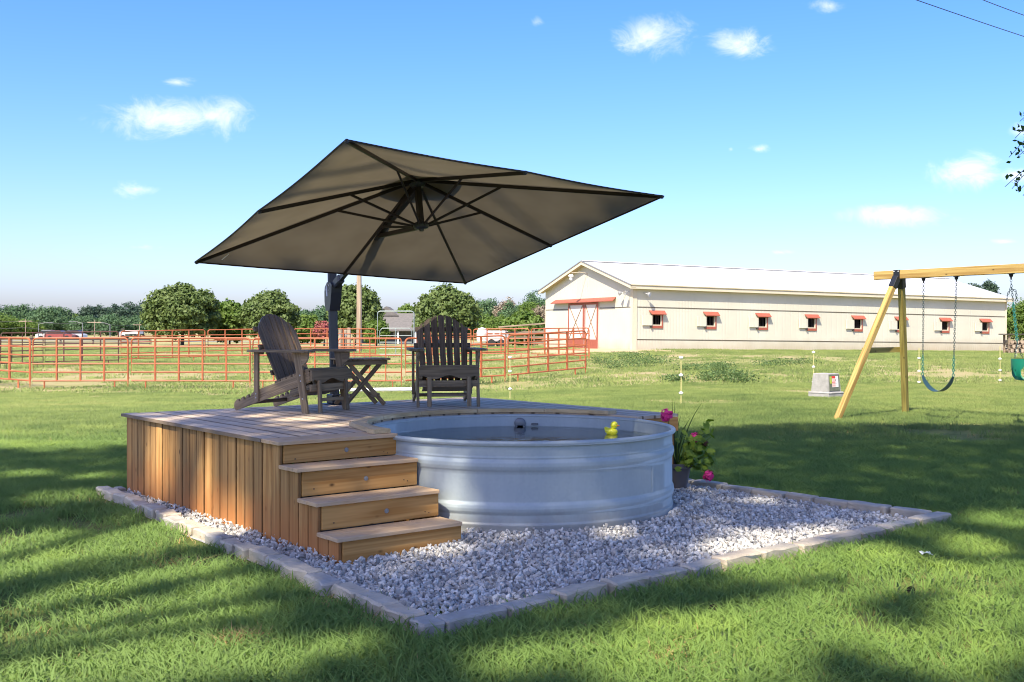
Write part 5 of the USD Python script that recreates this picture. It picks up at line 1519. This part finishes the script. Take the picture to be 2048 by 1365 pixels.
def vehicle(name, label, cat, x, y, L, H_, body, box_=False, ang=0.0):
    t = thing(name, label, cat, rotz(ang, (x, y, T(x, y))))
    w = 1.9 if not box_ else 2.3
    if box_:
        obj(t, 'cargo_box', bx(-L / 2, L * .22, -w / 2, w / 2, .8, H_, .05), body)
        obj(t, 'cab', trimesh.convex.convex_hull(np.array([(a, s * w * .46, b) for s in (-1, 1) for a, b in ((L * .23, .5), (L * .5, .5), (L * .5, 1.3), (L * .40, H_ * .74), (L * .23, H_ * .74))])), body)
        obj(t, 'windscreen', baked((L * .455, -w * .4, 1.62), (L * .455, w * .4, 1.62), .03, .55, up=normalize([-.3, 0, 1])), M_carglass)
    else:
        obj(t, 'body', trimesh.convex.convex_hull(np.array([(a * L, s * w / 2, b) for s in (-1, 1) for a, b in ((-.5, .35), (-.5, .85), (-.42, .95), (.3, .95), (.5, .75), (.5, .35))])), body)
        obj(t, 'cabin', trimesh.convex.convex_hull(np.array([(a * L, s * w * .43, b) for s in (-1, 1) for a, b in ((-.40, .94), (-.30, H_), (.06, H_), (.24, .94))])), M_carglass)
        obj(t, 'roof_panel', bx(-.29 * L, .05 * L, -w * .42, w * .42, H_ - .01, H_ + .04), body)
    for a in (-.3, .32):
        for s in (-1, 1):
            obj(t, 'wheel', trimesh.creation.cylinder(.34, .22, sections=20).apply_transform(frame((a * L, s * w * .45, .34), (1, 0, 0), (0, 0, 1), (0, -1, 0))), M_tyre, smooth=40)
    return t


def at_px(x, d):
    return (x - 1024) / FPX * d, d


# the road beyond the pasture, with what stands along it
rv = []
for x in np.linspace(-230, 12, 40):
    yy = 148 + 0.03 * (x + 60)
    for dy in (0, 7.5):
        rv.append((x, yy + dy, T(x, yy + dy) + 0.03))
obj('/World', 'road', (np.array(rv), np.array([[2 * i, 2 * i + 2, 2 * i + 3, 2 * i + 1] for i in range(39)])), M_asph, smooth=True, kind='structure', label='pale strip of road beyond the pasture on the left', category='road')
vehicle('box_truck', 'white box truck on the far road left of the biggest round tree', 'truck', *at_px(263, 200), 3.7, 1.55, M_carwhite, True, math.pi)
vehicle('parked_car', 'white car on the far road at the left, nearest to the left light pole', 'car', *at_px(103, 172), 4.4, 1.5, M_carwhite)
vehicle('parked_car', 'red car on the far road between two white ones', 'car', *at_px(121, 171), 4.4, 1.45, M_carred)
vehicle('parked_car', 'white car on the far road between the red car and the middle light pole', 'car', *at_px(142, 173), 4.6, 1.5, M_carwhite, False, math.pi)
rf = [(-8, 128), (60, 124), (120, 122), (185, 120), (240, 119), (300, 118)]
rfp = thing('rail_fence', 'dark brown wooden rail fence across the pasture at the left', 'fence')
pts = [np.array([*at_px(x, d), 0]) for x, d in rf]
for p in pts:
    p[2] = T(p[0], p[1])
for a, b in zip(pts[:-1], pts[1:]):
    for z, hh in ((.56, .24), (.12, .12)):
        bm(rfp, 'rail', a + [0, 0, z], b + [0, 0, z], .05, hh, M_darkrail)
for p in pts:
    obj(rfp, 'post', bx(-.09, .09, -.09, .09, -.3, .8, .01), M_post, M=frame(p + np.array([0, .14, 0])))


def light_pole(x, ytop, d, arm, label, name='street_light'):
    X, Y = at_px(x, d)
    z0 = T(X, Y)
    h = CAMZ + (HZ - ytop) / FPX * d - z0
    t = thing(name, label, 'street light' if arm else 'power pole', frame((X, Y, z0)))
    obj(t, 'pole_shaft', tube([(0, 0, -.3), (0, 0, h)], [.09, .06], 8), M_darksteel if arm else M_pole, smooth=40)
    if arm:
        ar = obj(t, 'lamp_arm', tube([(0, 0, h - .1), (arm * .5, 0, h + .15), (arm, 0, h + .25)], .035, 6), M_darksteel, smooth=40)
        obj(ar, 'lamp_head', bx(arm - .3, arm + .3, -.12, .12, h + .17, h + .26, .03), M_darksteel)
    else:
        obj(t, 'cross_arm', bx(-1.1, 1.1, -.07, .07, h - .5, h - .35, .01), M_pole)
    return np.array([X, Y, z0 + h])


light_pole(77, 648, 165, 2.0, 'grey street light over the far road, leftmost one with its arm to the right')
light_pole(165, 646, 165, -1.8, 'grey street light over the far road, the middle one with its arm to the left')
light_pole(220, 649, 168, -1.2, 'grey street light over the far road, just right of the taller power pole')
k1 = light_pole(189, 640, 170, 0, 'thin power pole by the far road between two street lights', 'power_pole')
k2 = light_pole(279, 645, 185, 0, 'thin power pole by the far road above the white box truck', 'power_pole')
k3 = light_pole(51, 638, 175, 0, 'thin power pole by the far road at the far left', 'power_pole')
k4 = light_pole(990, 643, 190, 0, 'thin power pole behind the pen, left of the barn', 'power_pole')
for n_, (a, b, lab) in enumerate([(k3 - [25, 0, 0], k3, 'far power line running off the left edge'), (k3, k1, 'far power line between the two left power poles'), (k1, k2, 'far power line over the box truck'), (k2, k2 + [28, 14, -.4], 'far power line ending behind the biggest round tree'), (k4 - [9, 0, 0], k4, 'far power line left of the pole by the barn'), (k4, k4 + [8, 0, -.2], 'far power line right of the pole by the barn')]):
    t = np.linspace(0, 1, 9)[:, None]
    pl_ = [tube(a * (1 - t) + b * t - np.array([[0, 0, .35 + 1.1 * j]]) - np.array([[0, 0, 1.0]]) * (4 * .35 * t * (1 - t)), .035, 5) for j in range(2)]
    tag(obj('/World', 'power_line', join(pl_), M_wire), label=lab, category='wire')

# pale round posts by the utility pole
for x, yt, d, lab in [(681, 657, 76, 'stout pale wooden post left of the utility pole, leftmost of three'), (691, 660, 76.4, 'stout pale wooden post left of the utility pole, middle of three'), (698, 656, 75.6, 'stout pale wooden post left of the utility pole, nearest to it')]:
    X, Y = at_px(x, d)
    z0 = T(X, Y)
    h = CAMZ + (HZ - yt) / FPX * d - z0
    t = thing('wooden_post', lab, 'post', frame((X, Y, z0)))
    obj(t, 'post_shaft', tube([(0, 0, -.3), (0, 0, h * .97), (0, 0, h)], [.15, .14, .10], 10), M_pole, smooth=40)
    obj(t, 'post_band', lathe([(.152, .0), (.156, .01), (.156, .07), (.152, .08)], 12).apply_translation([0, 0, h * .7]), M_steel)
# white trailer and plank fence left of the barn
X, Y = at_px(986, 88)
tr = thing('livestock_trailer', 'white and pale pink livestock trailer behind the pen, left of the barn', 'trailer', rotz(0.1, (X, Y, T(X, Y))))
obj(tr, 'trailer_body', bx(-1.3, 1.2, -.9, .9, .45, 1.35, .12), plain('pinkish_white_paint', (0.72, 0.62, 0.62), .5))
obj(tr, 'nose', lathe([(0, 1.62), (.32, 1.55), (.40, 1.3), (.40, .5), (0, .45)], 20).apply_translation([-.95, -.75, .0]), M_white, smooth=40)
obj(tr, 'slot', join(*[bx(-.5 + i * .55, -.1 + i * .55, -.915, -.902, 1.05, 1.18) for i in range(3)]), M_dark)
for a in (-.2, .6):
    for s in (-1, 1):
        obj(tr, 'wheel', trimesh.creation.cylinder(.33, .2, sections=20).apply_transform(frame((a, s * .82, .33), (1, 0, 0), (0, 0, 1), (0, -1, 0))), M_tyre, smooth=40)
pf = thing('plank_fence', 'weathered plank fence with roof beam between the trailer and the barn', 'fence')
a, b = np.array([*at_px(1012, 84), 0]), np.array([*at_px(1088, 80), 0])
a[2], b[2] = T(a[0], a[1]), T(b[0], b[1])
for i in range(5):
    p = a + (b - a) * i / 4
    bm(pf, 'post', p - [0, 0, .3], p + [0, 0, 1.45], .12, .12, M_post)
for z in (.35, .75, 1.15):
    bm(pf, 'plank', a + [0, -.08, z], b + [0, -.08, z], .03, .16, M_post)
bm(pf, 'roof_beam', a + [-.4, -.1, 1.6], b + [.3, -.1, 1.78], .5, .10, M_post)
# timber rack with logs at the right edge
X, Y = at_px(2034, 72)
lr = thing('log_rack', 'weathered timber rack stacked with pale logs at the right edge', 'log rack', frame((X, Y, T(X, Y))))
for x in (-.7, .9, 2.4):
    for y in (-.35, .35):
        obj(lr, 'post', bx(x - .06, x + .06, y - .06, y + .06, -.2, 1.25, .01), M_post)
for z, nl in ((.22, 9), (.5, 8), (.78, 7)):
    bl = obj(lr, 'rail', join(bx(-.75, 2.45, -.45, -.42, z - .19, z - .13), bx(-.75, 2.45, .42, .45, z - .19, z - .13)), M_post)
    for i in range(nl):
        lg = trimesh.creation.cylinder(.12, .9, sections=12).apply_transform(frame((-.52 + i * .34 + (.1 if z == .5 else 0), 0, z), (1, 0, 0), (0, 0, 1), (0, -1, 0)))
        obj(lr, 'log', lg, M_pole, smooth=40)
obj(lr, 'roof_board', cbox(3.6, 1.1, .07).apply_translation([.8, 0, 1.3]), M_darkrail)

# round ornamental trees
PN = dict(n=(430, 40), leaf=0.20, clump=0.62, lump=.09, flat=.75)
tree_px('round_tree', 'biggest round tree with a dense dark crown, left of the profile chair', 364, 146, 570, 112, seed=3, bottom=0.25, **PN)
tree_px('round_tree', 'round tree directly behind the backrest of the profile chair', 541, 108, 584, 114, seed=4, bottom=0.3, **PN)
tree_px('round_tree', 'round tree behind the utility pole', 712, 102, 574, 112, seed=5, bottom=0.3, **PN)
tree_px('round_tree', 'round tree behind the backrest of the chair facing the tank', 894, 124, 577, 110, seed=6, bottom=0.3, **PN)
SN = dict(n=(240, 34), leaf=0.22, clump=0.6, flat=.8, m=M_pear2)
tree_px('bushy_tree', 'lighter bushy tree between the two leftmost round trees', 459, 74, 603, 118, seed=8, bottom=0.1, **SN)
tree_px('bushy_tree', 'yellow-green clipped bushy tree just left of the barn', 1049, 78, 630, 92, seed=9, bottom=0.2, **SN)
tree_px('bushy_tree', 'light green tree top showing over the house roof', 813, 46, 607, 185, seed=10, bottom=1.0, **SN)
tree_px('bushy_tree', 'light green bushy tree in the gap between the profile chair and the umbrella pole', 615, 66, 634, 128, seed=12, bottom=0.1, **SN)
tree_px('crape_myrtle', 'small pink flowering bush touching the umbrella pole on its left', 648, 38, 644, 100, seed=13, bottom=0.6, n=(120, 26), leaf=.12, clump=.35, m=M_crape, core=False)
tree_px('shrub', 'low green shrub under the round tree behind the utility pole', 752, 44, 640, 104, seed=14, bottom=0.05, n=(150, 26), leaf=.15, clump=.4, m=M_pear2)
# the wood on the horizon, tree by tree
wood_ = [(-22, 62, 612, 330, 0), (14, 52, 614, 350, 1), (38, 66, 611, 300, 0), (66, 60, 617, 360, 1), (92, 70, 612, 290, 0), (124, 44, 617, 310, 0), (150, 36, 628, 330, 2), (176, 34, 614, 300, 1), (200, 46, 611, 310, 1), (228, 50, 609, 320, 1), (256, 48, 607, 330, 1), (286, 52, 607, 340, 1), (312, 48, 604, 350, 1),
         (20, 70, 636, 240, 2), (-14, 60, 630, 235, 2), (58, 54, 644, 250, 2), (170, 60, 634, 290, 0), (225, 70, 632, 270, 0), (270, 60, 636, 280, 0),
         (430, 50, 606, 340, 0), (498, 44, 612, 340, 1), (588, 40, 616, 320, 1), (612, 60, 622, 300, 0), (644, 64, 615, 310, 0), (664, 40, 624, 320, 2), (770, 50, 622, 300, 0), (840, 46, 622, 300, 0),
         (972, 72, 594, 260, 0), (962, 66, 626, 200, 2), (1012, 44, 598, 250, 3), (1026, 60, 606, 240, 0), (1060, 60, 602, 230, 2), (1072, 80, 588, 250, 0), (1106, 80, 590, 255, 0), (1000, 60, 634, 190, 2), (1086, 46, 612, 200, 3),
         (1902, 24, 566, 190, 1), (1926, 22, 562, 195, 1), (1950, 24, 570, 195, 1), (1978, 44, 561, 170, 1), (2036, 70, 602, 130, 2), (2074, 90, 596, 135, 2)]
labs = {0: 'leafy green tree on the horizon', 1: 'dark pine-like tree on the horizon', 2: 'lighter green tree before the horizon wood', 3: 'bare grey-brown tree top in the wood left of the barn'}
mats_ = {0: M_far, 1: M_far2, 2: M_pear2, 3: M_dry}
zone = lambda x: 'at the far left beyond the road' if x < 345 else ('between the profile chair and the umbrella pole' if x < 700 else ('near the house' if x < 900 else ('left of the barn' if x < 1200 else ('over the right end of the barn roof' if x < 2000 else 'right of the barn end'))))
for i, (x, w, y, d, k) in enumerate(wood_):
    tree_px('pine_tree' if k == 1 else 'woodland_tree', f'{labs[k]}, {zone(x)}' if k != 3 else labs[k], x, w, y, d, group=f'{labs[k]}, {zone(x)}', seed=100 + i, bottom=0.2 if x < 1850 or x > 2000 else 3.0, n=(170, 40), leaf=.27 * d / 300, clump=(1.5 if k != 1 else 1.15) * d / 300, m=mats_[k], lump=.2, flat=.9, core=k != 3, shell=(.6, 1.0))

# ------------------------------------------------------------------ weeds, tufts, small things on the ground
rng = np.random.default_rng(77)


def weed(label, x, y, r, h, seed):
    rg = np.random.default_rng(seed)
    p = px_ground(x, y, -0.1)
    for _ in range(4):
        p = px_ground(x, y, T(p[0], p[1]))
    t = thing('weed_clump', label, 'weed', frame((p[0], p[1], p[2])), 'dark weed clumps in the paddock before the barn')
    st = []
    for k in range(12):
        a = rg.uniform(0, 6.28)
        q = rg.uniform(.2, 1) * r
        e = np.array([math.cos(a) * q, math.sin(a) * q, h * rg.uniform(.5, 1.05)])
        st.append(tube([(e[0] * .25, e[1] * .25, -.02), tuple(e * [.7, .7, .6]), tuple(e)], .007, 4))
    obj(t, 'stalk', join(st), M_weed, kind='stuff')
    n = 380
    P = rg.normal(size=(n, 3)) * [r * .5, r * .5, 0] + [0, 0, 1] * (rg.uniform(.05, 1, (n, 1)) * h * .9)
    N = normalize_rows(rg.normal(size=(n, 3)) + [0, 0, .6])
    v, f = leaf_quads(P, N, .036, rg, .6)
    obj(t, 'leaf_mass', (v, f), M_weed, kind='stuff')


def normalize_rows(a):
    return a / (np.linalg.norm(a, axis=1, keepdims=True) + 1e-9)


for i, (x, y, r, h) in enumerate([(1205, 728, .7, .35), (1232, 738, .8, .35), (1262, 727, .8, .5), (1290, 735, .9, .45), (1318, 728, .8, .4), (1255, 716, 1.0, .35), (1385, 742, .8, .3), (1440, 752, .45, .45), (1458, 764, .55, .4), (1484, 767, .45, .35), (1436, 738, .6, .3), (1420, 762, .5, .3), (1545, 734, .8, .3), (1590, 730, .9, .3), (1352, 765, .4, .25)]):
    weed('dark green weed clump in the paddock before the barn', x, y, r, h, 200 + i)
for x, y, lab in [(1427, 1219, 'small dark brown pine cone lying in the lawn below the gravel corner'), (1822, 1183, 'small dark brown pine cone lying in the lawn at the far right')]:
    p = px_ground(x, y, ZG + .03)
    t = thing('pine_cone', lab, 'pine cone', rotz(1.1, (p[0], p[1], ZG + 0.035)) @ frame(x=(0, 0, 1), y=(0, 1, 0), z=(-1, 0, 0)))
    obj(t, 'core', trimesh.creation.icosphere(2, 1).apply_transform(np.diag([.015, .015, .030, 1])), M_cone, smooth=True)
    v, f, k = [], [], 0
    for j in range(64):
        z = -.034 + .068 * j / 63
        a = j * 2.39996
        rr = .018 * math.sqrt(max(.05, 1 - (z / .038) ** 2))
        o = np.array([math.cos(a) * rr * .6, math.sin(a) * rr * .6, z])
        e = np.array([math.cos(a) * rr * 1.25, math.sin(a) * rr * 1.25, z + .008])
        s_ = np.array([-math.sin(a), math.cos(a), 0]) * .007
        v += [o - s_ * .6, o + s_ * .6, e + s_, e - s_]
        f += [[k, k + 1, k + 2], [k, k + 2, k + 3]]
        k += 4
    obj(t, 'scale_layer', (np.array(v), np.array(f)), M_cone)
p = px_ground(484, 1290, ZG)
dt = thing('dry_grass_tuft', 'withered brown tuft in the lawn left of the lower gravel corner', 'dry grass', frame((p[0], p[1], ZG)))
for k in range(3):
    v, f = tuft(np.random.default_rng(300 + k), 70, .12, .03, .085, .005, .9)
    obj(dt, 'blade_bundle', (v + [0.04 * (k - 1), 0.02 * k, 0], f), M_straw, kind='stuff')
p = px_ground(1852, 1113, ZG + .03)
fl = thing('paper_scrap', 'small crumpled white scrap lying in the lawn right of the gravel bed', 'litter', frame((p[0], p[1], ZG + .035)))
gxx, gyy = np.meshgrid(np.linspace(-.035, .035, 7), np.linspace(-.03, .03, 6))
gv = np.column_stack([gxx.ravel(), gyy.ravel(), .03 * meshkit.fbm(np.column_stack([gxx.ravel() * 60, gyy.ravel() * 60, 0 * gxx.ravel()]), 2)])
gq = (np.arange(5)[:, None] * 7 + np.arange(6)[None]).ravel()
obj(fl, 'scrap_sheet', (gv, np.stack([gq, gq + 1, gq + 8, gq + 7], 1)), M_white)
for i, (x, y, lab) in enumerate([(152, 822, 'dark dried manure clump on the grass left of the deck'), (178, 820, 'second dark manure clump on the grass, right beside the first')]):
    p = px_ground(x, y, -.1)
    t = thing('manure_clump', lab, 'manure', frame((p[0], p[1], T(p[0], p[1]) - .01)))
    for k in range(4):
        s_ = trimesh.creation.icosphere(2, 1)
        s_.vertices = s_.vertices * [.05, .05, .03] * (1 + .5 * (meshkit.fbm(s_.vertices * 2 + i * 9 + k, 3) - .5)[:, None]) + [.06 * (k - 1.5), .07 * (k % 2), .025]
        obj(t, 'lump', s_, M_dung, smooth=True)

# ------------------------------------------------------------------ the tall shade trees behind the camera, whose crowns dapple the lawn
rng = np.random.default_rng(99)
SHADE = Polygon([(-11, 12.2), (-5.6, 12.4), (-3.2, 13.2), (0.5, 14.6), (3.0, 15.4), (4.6, 16.1), (7.6, 15.9), (11, 16.5), (14, 15), (14, 5), (8, 1), (2, .5), (-6, .5), (-11, 4)])
GAPS = []      # (point, radius): holes in the crown, seen along the sun's rays


def gap(x, y, r, z=ZG, d=None):
    GAPS.append((px_ground(x, y, z) if d is None else px(x, y, d), r))


for x, y, r in [(1760, 1290, .2), (1880, 1320, .2), (1990, 1300, .16), (180, 1190, .22), (90, 1240, .22), (560, 1330, .16), (380, 1150, .25), (120, 1210, .25), (20, 1100, .3), (200, 1160, .25), (460, 1180, .16), (360, 1330, .24), (80, 1300, .26), (180, 1250, .2), (1540, 1150, .18), (1650, 1200, .16), (1380, 1260, .16), (1750, 1115, .2), (1850, 1150, .16), (1960, 1100, .2), (1570, 1330, .14), (1940, 1260, .14), (120, 1000, .25), (200, 960, .2), (340, 1056, .30), (420, 1075, .26), (290, 1085, .22), (150, 1120, .28), (60, 1165, .30), (230, 1110, .2), (330, 1140, .22), (400, 1225, .22), (330, 1270, .20), (220, 1290, .24), (140, 1345, .22), (260, 1330, .2), (40, 1230, .18), (520, 1245, .12),
                (1420, 1268, .17), (1560, 1250, .24), (1640, 1245, .22), (1500, 1290, .16), (1360, 1330, .26), (1450, 1345, .2), (1300, 1345, .2), (1240, 1300, .15), (1920, 1160, .24), (1990, 1225, .22), (1600, 1135, .22), (1680, 1125, .2), (1730, 1150, .16), (1760, 1180, .14), (2035, 1050, .25), (2030, 1160, .2),
                (1480, 1105, .2), (1560, 1085, .17), (1640, 1075, .15), (1530, 1010, .12), (1240, 1085, .10), (60, 955, .2), (700, 1300, .10), (1050, 1330, .14)]:
    gap(x, y, r * (1.32 if y > 1040 else 1.0))
for x, y, r, d in [(350, 900, .16, 8.95), (365, 985, .17, 8.9), (420, 960, .12, 8.6), (470, 1030, .15, 8.3), (330, 960, .12, 9.05), (880, 960, .17, 7.3), (900, 1010, .15, 7.22), (860, 900, .08, 7.4), (840, 1000, .09, 6.5), (860, 990, .10, 6.45), (880, 1060, .10, 6.2), (740, 950, .07, 7.2), (780, 945, .08, 7.1)]:
    gap(x, y, r, d=d)
for x, y, r in [(500, 832, .16), (600, 838, .2), (660, 852, .16), (380, 832, .15), (300, 829, .12), (560, 850, .12), (700, 846, .1), (1130, 842, .10)]:
    gap(x, y, r, z=ZD)
_foot = [p - SUN * ((p[2] - ZG) / SUN[2]) for p in (CA, CB, CC, CD)]
SHADE = SHADE.difference(Polygon([(p[0], p[1]) for p in _foot]).buffer(0.12))
GP = np.array([g[0] for g in GAPS])
GR = np.array([g[1] for g in GAPS])
e1 = normalize(np.cross(SUN, (0, 0, 1)))
e2 = np.cross(SUN, e1)
mnx, mny, mxx, mxy = SHADE.bounds
cl = np.stack(np.meshgrid(np.arange(mnx, mxx, .52), np.arange(mny, mxy, .60)), -1).reshape(-1, 2)
cl = np.repeat(cl, 2, 0)
cl = cl + rng.uniform(-.3, .3, cl.shape)
cl = cl[shapely.contains_xy(SHADE, cl[:, 0], cl[:, 1])]
hh = 17.5 + 7.5 * meshkit.fbm(np.column_stack([cl * .22, 0 * cl[:, :1]]), 3, 4) + rng.uniform(-2.0, 2.0, len(cl))
cc = np.column_stack([cl, np.full(len(cl), ZG)]) + SUN[None] * (hh / SUN[2])[:, None]
NLF = 46
LP = np.repeat(cc, NLF, 0) + rng.normal(size=(len(cc) * NLF, 3)) * [.34, .34, .28]
q1 = LP @ e1
q2 = LP @ e2
keepl = np.ones(len(LP), bool)
for g, r in zip(GP, GR):
    dd = np.hypot(q1 - g @ e1, q2 - g @ e2)
    keepl &= dd > r * rng.uniform(.85, 1.25, len(LP))
LP = LP[keepl]
_g = LP - SUN[None] * ((LP[:, 2] - ZG) / SUN[2])[:, None]
LP = LP[shapely.contains_xy(SHADE.buffer(.25), _g[:, 0], _g[:, 1])]
LN = normalize_rows(rng.normal(size=LP.shape) * .8 + [0, 0, .8])
trunks = [(-9.5, -7.0, 'tall leafy shade tree behind the camera on the left, its crown shading the deck'), (-1.0, -6.5, 'tall leafy shade tree behind the camera, its crown shading the tank and lawn'), (5.5, -4.0, 'tall leafy shade tree behind the camera on the right, shading the lawn there')]
own = np.argmin([np.hypot(LP[:, 0] - a, LP[:, 1] - b) for a, b, _ in trunks], 0)
cown = np.argmin([np.hypot(cc[:, 0] - a, cc[:, 1] - b) for a, b, _ in trunks], 0)
for k, (a, b, lab) in enumerate(trunks):
    t = thing('shade_tree', lab, 'tree', frame((a, b, T(a, b) - .1)))
    o = np.array([a, b, T(a, b) - .1])
    trk = [tube([(0, 0, -.4), (.1, 0, 3), (.2, .2, 7), (.6, .8, 12), (.9, 1.4, 17)], [.42, .34, .28, .18, .06], 12)]
    mine = cc[cown == k] - o
    for j in range(0, len(mine), max(1, len(mine) // 34)):
        e = mine[j]
        z0 = min(max(e[2] - 5.5, 5.0), 14.0) * .92
        st_ = np.array([.05 * z0, .07 * z0, z0])
        trk.append(tube([st_, st_ * .5 + e * .5 + [0, 0, .5], e], [.12, .07, .02], 6))
    obj(t, 'trunk', join(trk), M_bark, smooth=40)
    v, f = leaf_quads(LP[own == k] - o, LN[own == k], .115, rng, .6)
    obj(t, 'crown', (v, f), M_leaf)

# tree standing outside the right edge, its twigs reaching into the picture
tx, ty = 9.6, 11.2
t = thing('overhanging_tree', 'leafy tree at the right edge whose twig tips hang into the sky', 'tree', frame((tx, ty, T(tx, ty) - .05)))
v, f = crown_mesh(rng, (3.2, 3.2, 3.4), 150, 46, .10, .55, flat_bottom=.5, lump=.2, shell=(.5, 1.0))
v = v + [.2, 0, 6.2]
lv_, lf_, tw, off_ = [v], [f], [], len(v)
for (x, y, d) in [(2046, 232, 11.2), (2040, 243, 11), (2030, 277, 11), (2047, 270, 11.3), (2046, 284, 11.1), (2018, 315, 11), (2036, 313, 11.1), (2046, 308, 11.3), (2010, 374, 10.9), (2024, 378, 11), (2040, 380, 11.1), (2046, 392, 11.2), (2060, 300, 11.3), (2065, 340, 11.3), (2062, 250, 11.4)]:
    e = px(x, y, d) - np.array([tx, ty, T(tx, ty) - .05])
    st_ = np.array([rng.uniform(-1.2, -.4), rng.uniform(-.6, .6), rng.uniform(4.6, 6.2)])
    _q = np.linspace(0, 1, 7)[:, None]
    _c = st_ * .55 + e * .45 + [-.5, 0, .5]
    pts = (1 - _q) ** 2 * st_ + 2 * _q * (1 - _q) * _c + _q ** 2 * e
    tw.append(tube(pts, np.linspace(.022, .003, 7), 5))
    q = np.concatenate([rng.uniform(.80, 1.0, 22), rng.uniform(.2, .8, 31)])[:, None]
    P = (1 - q) ** 2 * st_ + 2 * q * (1 - q) * _c + q ** 2 * e + rng.normal(size=(53, 3)) * .035
    v, f = leaf_quads(P, normalize_rows(rng.normal(size=P.shape) * .6 + [0, -1.0, .3]), .028, rng, .6)
    lv_.append(v)
    lf_.append(f + off_)
    off_ += len(v)
obj(t, 'trunk', join([trunk_mesh(6.5, .22, rng, 7, 2.2)] + tw), M_bark, smooth=40)
obj(t, 'crown', (np.vstack(lv_), np.vstack(lf_)), M_leaf)
